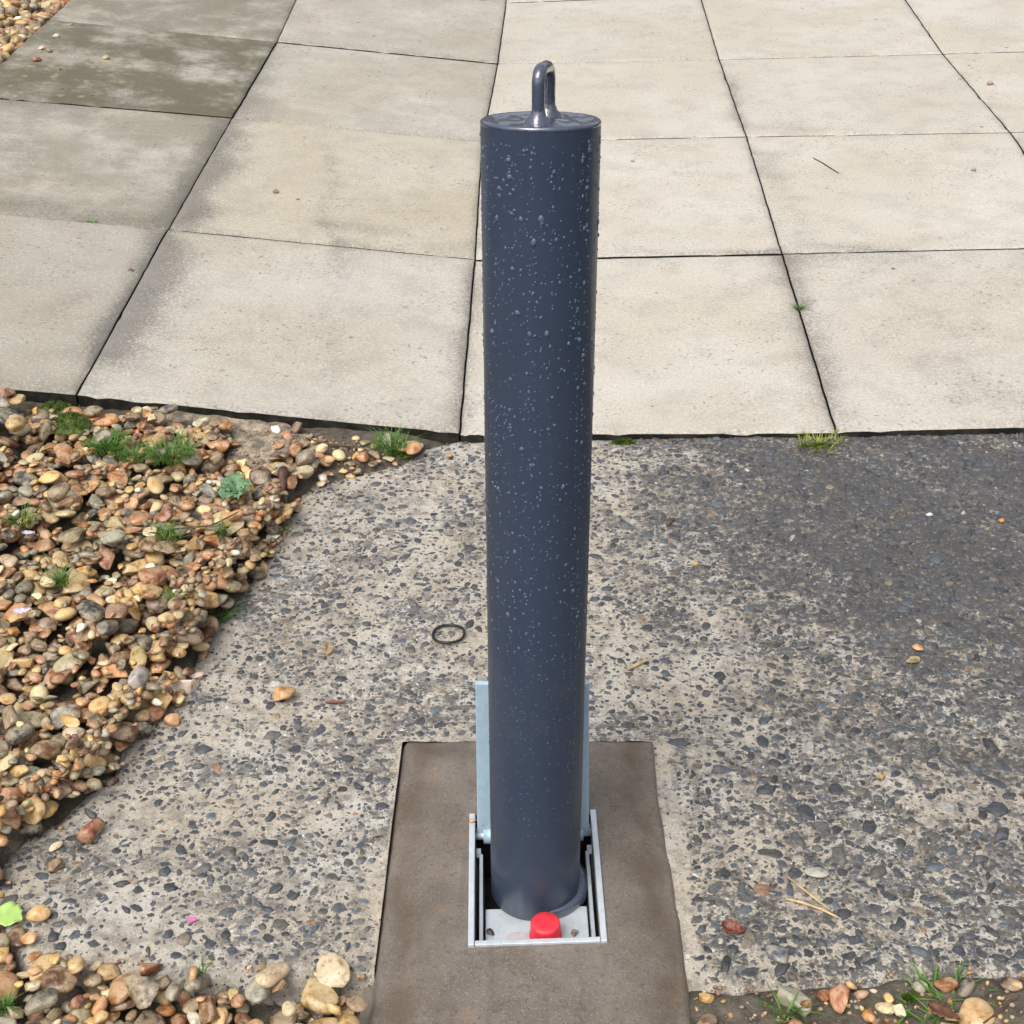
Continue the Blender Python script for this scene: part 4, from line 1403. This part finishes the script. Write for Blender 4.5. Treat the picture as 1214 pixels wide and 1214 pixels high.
def leaf(name, label, u, v, lpx, wpx, mat, rot, curl=.5, tipped=1.0, lift=.004, fold=.3, cat='leaf'):
    x, y, z = spot(u, v); m_ = pxm(u, v)
    L = lpx * m_; Wd = wpx * m_
    n, k = 15, 9
    V = []
    for i in range(n):
        s = i / (n - 1)
        w = math.sin(math.pi * min(1, s ** .75 * 1.0)) ** .8 * (1 + .12 * math.sin(s * 29)) * .5 * Wd
        if i in (0, n - 1): w = .02 * Wd
        for j in range(k):
            q = (j / (k - 1) - .5) * 2
            zz_ = fold * Wd * .35 * abs(q) + curl * L * .22 * (s - .5) ** 2 * 2 + .05 * Wd * math.sin(s * 19 + q * 4)
            V.append(((s - .5) * L, q * w, zz_))
    Fc = grid_faces(k, n).tolist()
    me = mesh_np(name, V, Fc, True)
    bm = bmesh.new(); bm.from_mesh(me)
    bmesh.ops.solidify(bm, geom=list(bm.faces), thickness=.0006)
    bm.to_mesh(me); bm.free()
    me.polygons.foreach_set('use_smooth', np.ones(len(me.polygons), bool))
    o = obj(name, me, mat, None, (x, y, z + lift)); o.rotation_euler = (random.uniform(-.15, .15), random.uniform(-.1, .1), rot)
    return tag(o, label, cat)
leaf('dry_leaf', 'crumpled dark brown dead leaf on the gravel by the concrete edge', 228, 738, 52, 34, M_DRYLEAF, .35, .9, lift=.014, fold=.9)
leaf('green_leaf', 'pale green leaf at the left edge of the picture', 11, 1090, 46, 38, M_GREENLEAF, -.5, .3, lift=.003, fold=.2)
leaf('dead_leaf', 'red brown curled leaf scrap on concrete right of the pad', 869, 1106, 30, 20, M_REDLEAF, -.5, .8, lift=.002, fold=1.0)
leaf('petal', 'tiny bright pink petal on the concrete at lower left', 228, 1093, 12, 7, M_PINK, .1, .6, lift=.001, fold=.8, cat='petal')
leaf('dead_leaf', 'brown dead leaf half under the big grass tuft', 1118, 1206, 40, 20, M_DRYLEAF, -.6, .5, lift=.004, fold=.5)
leaf('wrapper_scrap', 'crumpled lilac foil scrap among the pebbles at left', 36, 640, 17, 9, M_FOIL, -.2, .8, lift=.008, fold=.9, cat='litter')
leaf('wrapper_scrap', 'bluish white plastic scrap among the pebbles at left edge', 30, 743, 22, 10, M_FOIL, .2, .6, lift=.010, fold=.6, cat='litter')

# plants
def blades(n, spread, hmin, hmax, wid, seed, lean=.9):
    g = np.random.default_rng(seed)
    Vs_, Fs_ = [], []
    for k in range(n):
        a = g.uniform(0, 6.28); r0 = spread * g.random() ** .7
        bx_, by_ = r0 * math.cos(a), r0 * math.sin(a)
        h = g.uniform(hmin, hmax); d = a + g.normal(0, .9); ln = g.uniform(.25, lean) * h
        w = wid * g.uniform(.6, 1.2)
        pz = 0
        base = len(Vs_)
        for s in (0, .35, .7, 1.0):
            ww = w * (1 - s) ** .6 if s < 1 else w * .05
            cx_, cy_ = bx_ + math.cos(d) * ln * s ** 1.7, by_ + math.sin(d) * ln * s ** 1.7
            z_ = h * (s - .28 * s ** 3)
            px_, py_ = -math.sin(d) * ww / 2, math.cos(d) * ww / 2
            Vs_ += [(cx_ + px_, cy_ + py_, z_), (cx_ + math.cos(d) * ww * .25, cy_ + math.sin(d) * ww * .25, z_ - ww * .25), (cx_ - px_, cy_ - py_, z_)]
        for q in range(3):
            b = base + 3 * q
            Fs_ += [[b, b + 1, b + 4, b + 3], [b + 1, b + 2, b + 5, b + 4]]
    return Vs_, Fs_
G5 = 'grass tufts in the gravel and joints'
def tuft(label, u, v, wpx, n, hpx, mat=None, seed=0, wid=.0016, name='grass_tuft', cat='grass', lean=1.1):
    x, y, z = spot(u, v); m_ = pxm(u, v)
    V, Fc = blades(int(n * 1.5), wpx * m_ / 2, hpx * m_ * .45, hpx * m_ * 1.05, wid * 1.2, 300 + seed, lean * 1.6)
    o = obj(name, mesh_np(name, V, Fc, True), mat or M_GRASS, None, (x, y, z - .002))
    return tag(o, label, cat, G5)
tuft('bright green creeping tuft in gravel below the paving edge at left', 128, 528, 50, 240, 15, M_GRASS, 1, .0014)
tuft('spiky green tuft right of the creeping tuft near the mortar', 205, 548, 56, 150, 22, M_GRASS, 2, .0013)
tuft('short fringe of grass above the brown round pebble', 160, 540, 40, 120, 14, M_GRASS, 12, .0013)
tuft('thin grass tuft in the gravel near the left edge', 30, 622, 26, 34, 26, M_GRASS, 3, .0015)
tuft('sparse grass tuft in the middle of the gravel', 194, 638, 40, 50, 24, M_GRASS, 4, .0014)
tuft('grass tuft low in the gravel close to the concrete edge', 242, 688, 50, 70, 26, M_GRASS, 5, .0015)
tuft('few short blades of grass at left centre of the gravel', 71, 690, 24, 26, 30, M_GRASS, 6, .0014)
tuft('tiny grass sprig above the dead leaf', 204, 716, 22, 18, 20, M_GRASS, 7, .0013)
tuft('grass sprig at the concrete edge below the wood chip', 322, 622, 22, 26, 24, M_GRASS, 8, .0014)
tuft('grass sprig left of the grey green weed', 262, 630, 26, 26, 22, M_GRASS, 14, .0013)
tuft('feathery green weed at the paving edge left of the bollard', 462, 528, 40, 110, 20, M_GRASS, 9, .0012, 'weed', 'weed')
tuft('yellow green tuft in the joint between the paving and the dark concrete', 972, 527, 52, 130, 14, M_GRASSY, 10, .0014)
tuft('big bright grass tuft in the soil at the lower right', 1122, 1188, 96, 52, 20, M_GRASS, 11, .0030, lean=2.0)
tuft('small grass tuft in the soil right of the mortar pad', 933, 1200, 30, 16, 30, M_GRASS, 13, .0022, lean=1.2)
tuft('tiny green sprout in the joint right of the bollard', 947, 366, 8, 26, 12, M_GRASS, 15, .0012)
tuft('tiny green sprout in the joint of the left flags', 108, 264, 14, 26, 5, M_GRASS, 16, .0018)
tuft('green sprig at the bottom left corner', 6, 1196, 20, 24, 22, M_GRASS, 17, .0022)
tuft('single blade sprig at the front edge of the crossing', 240, 1150, 8, 7, 16, M_GRASS, 18, .0014)
G6 = 'moss cushions along the paving edge'
def moss(label, u, v, wpx, hpx, seed, height=.012):
    x, y, z = spot(u, v); m_ = pxm(u, v)
    a = wpx * m_ / 2; b = hpx * m_ / 2 / .55
    g = np.random.default_rng(seed)
    n = 26
    p = np.linspace(-1, 1, n); U, W_ = np.meshgrid(p, p)
    r = np.hypot(U, W_) + (vnoise(U + seed, W_, 2.2, seed, 3) - .5) * .7
    zz_ = height * np.clip(1 - r ** 2, -.4, 1) + (vnoise(U * a, W_ * b, 260, seed + 1, 2) - .5) * .005
    V = np.stack([U * a, W_ * b, zz_ - .003], -1).reshape(-1, 3).tolist()
    fcs = [f for f in grid_faces(n, n).tolist() if r.ravel()[f].min() < 1.05]
    bl = blades(420, 1.0, .0025, .006, .0009, seed, 1.0)
    bv = [(q[0] * a * .9 if abs(q[0]) > .02 else q[0], q[1] * b * .9, q[2] + height * max(0, 1 - (q[0] ** 2 + q[1] ** 2)) - .002) for q in bl[0]]
    V, Fc = join([(V, fcs)])
    # short shoots all over the cushion
    V2_, F2_ = [], []
    for k in range(500):
        rr_ = g.random() ** .5 * .9; aa = g.uniform(0, 6.28)
        bx_, by_ = rr_ * a * math.cos(aa), rr_ * b * math.sin(aa)
        bz = height * (1 - rr_ ** 2) - .003
        d = g.uniform(0, 6.28); h = g.uniform(.002, .005); w = .0008
        i0 = len(V2_)
        V2_ += [(bx_ - w * math.sin(d), by_ + w * math.cos(d), bz), (bx_ + w * math.sin(d), by_ - w * math.cos(d), bz), (bx_ + h * .6 * math.cos(d), by_ + h * .6 * math.sin(d), bz + h)]
        F2_.append([i0, i0 + 1, i0 + 2])
    V, Fc = join([(V, Fc), (V2_, F2_)])
    return tag(obj('moss_cushion', mesh_np('moss_cushion', V, Fc, True), M_MOSS, None, (x, y, z)), label, 'moss', G6)
moss('dark green moss cushion under the corner joint of the left flags', 84, 502, 46, 22, 401, .016)
moss('moss strip under the paving edge at the far left', 66, 484, 40, 12, 402, .010)
moss('thin moss patch at the paving edge just right of the bollard', 740, 524, 34, 7, 403, .005)
moss('moss strip between concrete and soil beside the feathery weed', 466, 540, 46, 8, 404, .006)
moss('yellowish moss patch under the yellow green tuft at right', 968, 528, 46, 6, 405, .004)
moss('damp moss patch by the big grass tuft', 1080, 1186, 26, 14, 406, .006)

# grey-green rosette weed
x, y, z = spot(281, 592); m_ = pxm(281, 592)
weed = tag(obj('rosette_weed', None, None, None, (x, y, z)), 'grey green rosette weed with lobed leaves at the concrete edge', 'weed')
for k, (ang, ln) in enumerate([(1.7, 30), (2.5, 20), (.9, 20), (-1.2, 22), (-1.9, 26), (-.5, 18), (3.4, 18), (-2.6, 16), (.2, 16)]):
    L = ln * m_ * 1.25
    n, kk = 13, 5
    V = []
    for i in range(n):
        s = i / (n - 1)
        w = L * (.06 + .22 * math.sin(math.pi * min(1, max(0, s * 1.0))) ** 1.0) * (1 + .45 * math.sin(s * 22 + k)) * (1 if s < .98 else .2)
        for j in range(kk):
            q = (j / (kk - 1) - .5) * 2
            V.append((s * L, q * w, .010 * math.sin(s * 2.6) + .002 * abs(q) + .0015 * math.sin(s * 25 + q * 3)))
    me = mesh_np('leaf', V, grid_faces(kk, n).tolist(), True)
    bm = bmesh.new(); bm.from_mesh(me); bmesh.ops.solidify(bm, geom=list(bm.faces), thickness=.0005); bm.to_mesh(me); bm.free()
    o = obj('leaf', me, M_WEED, weed, (0, 0, .004 + .0006 * k)); o.rotation_euler = (random.uniform(-.2, .2), -.15, ang)
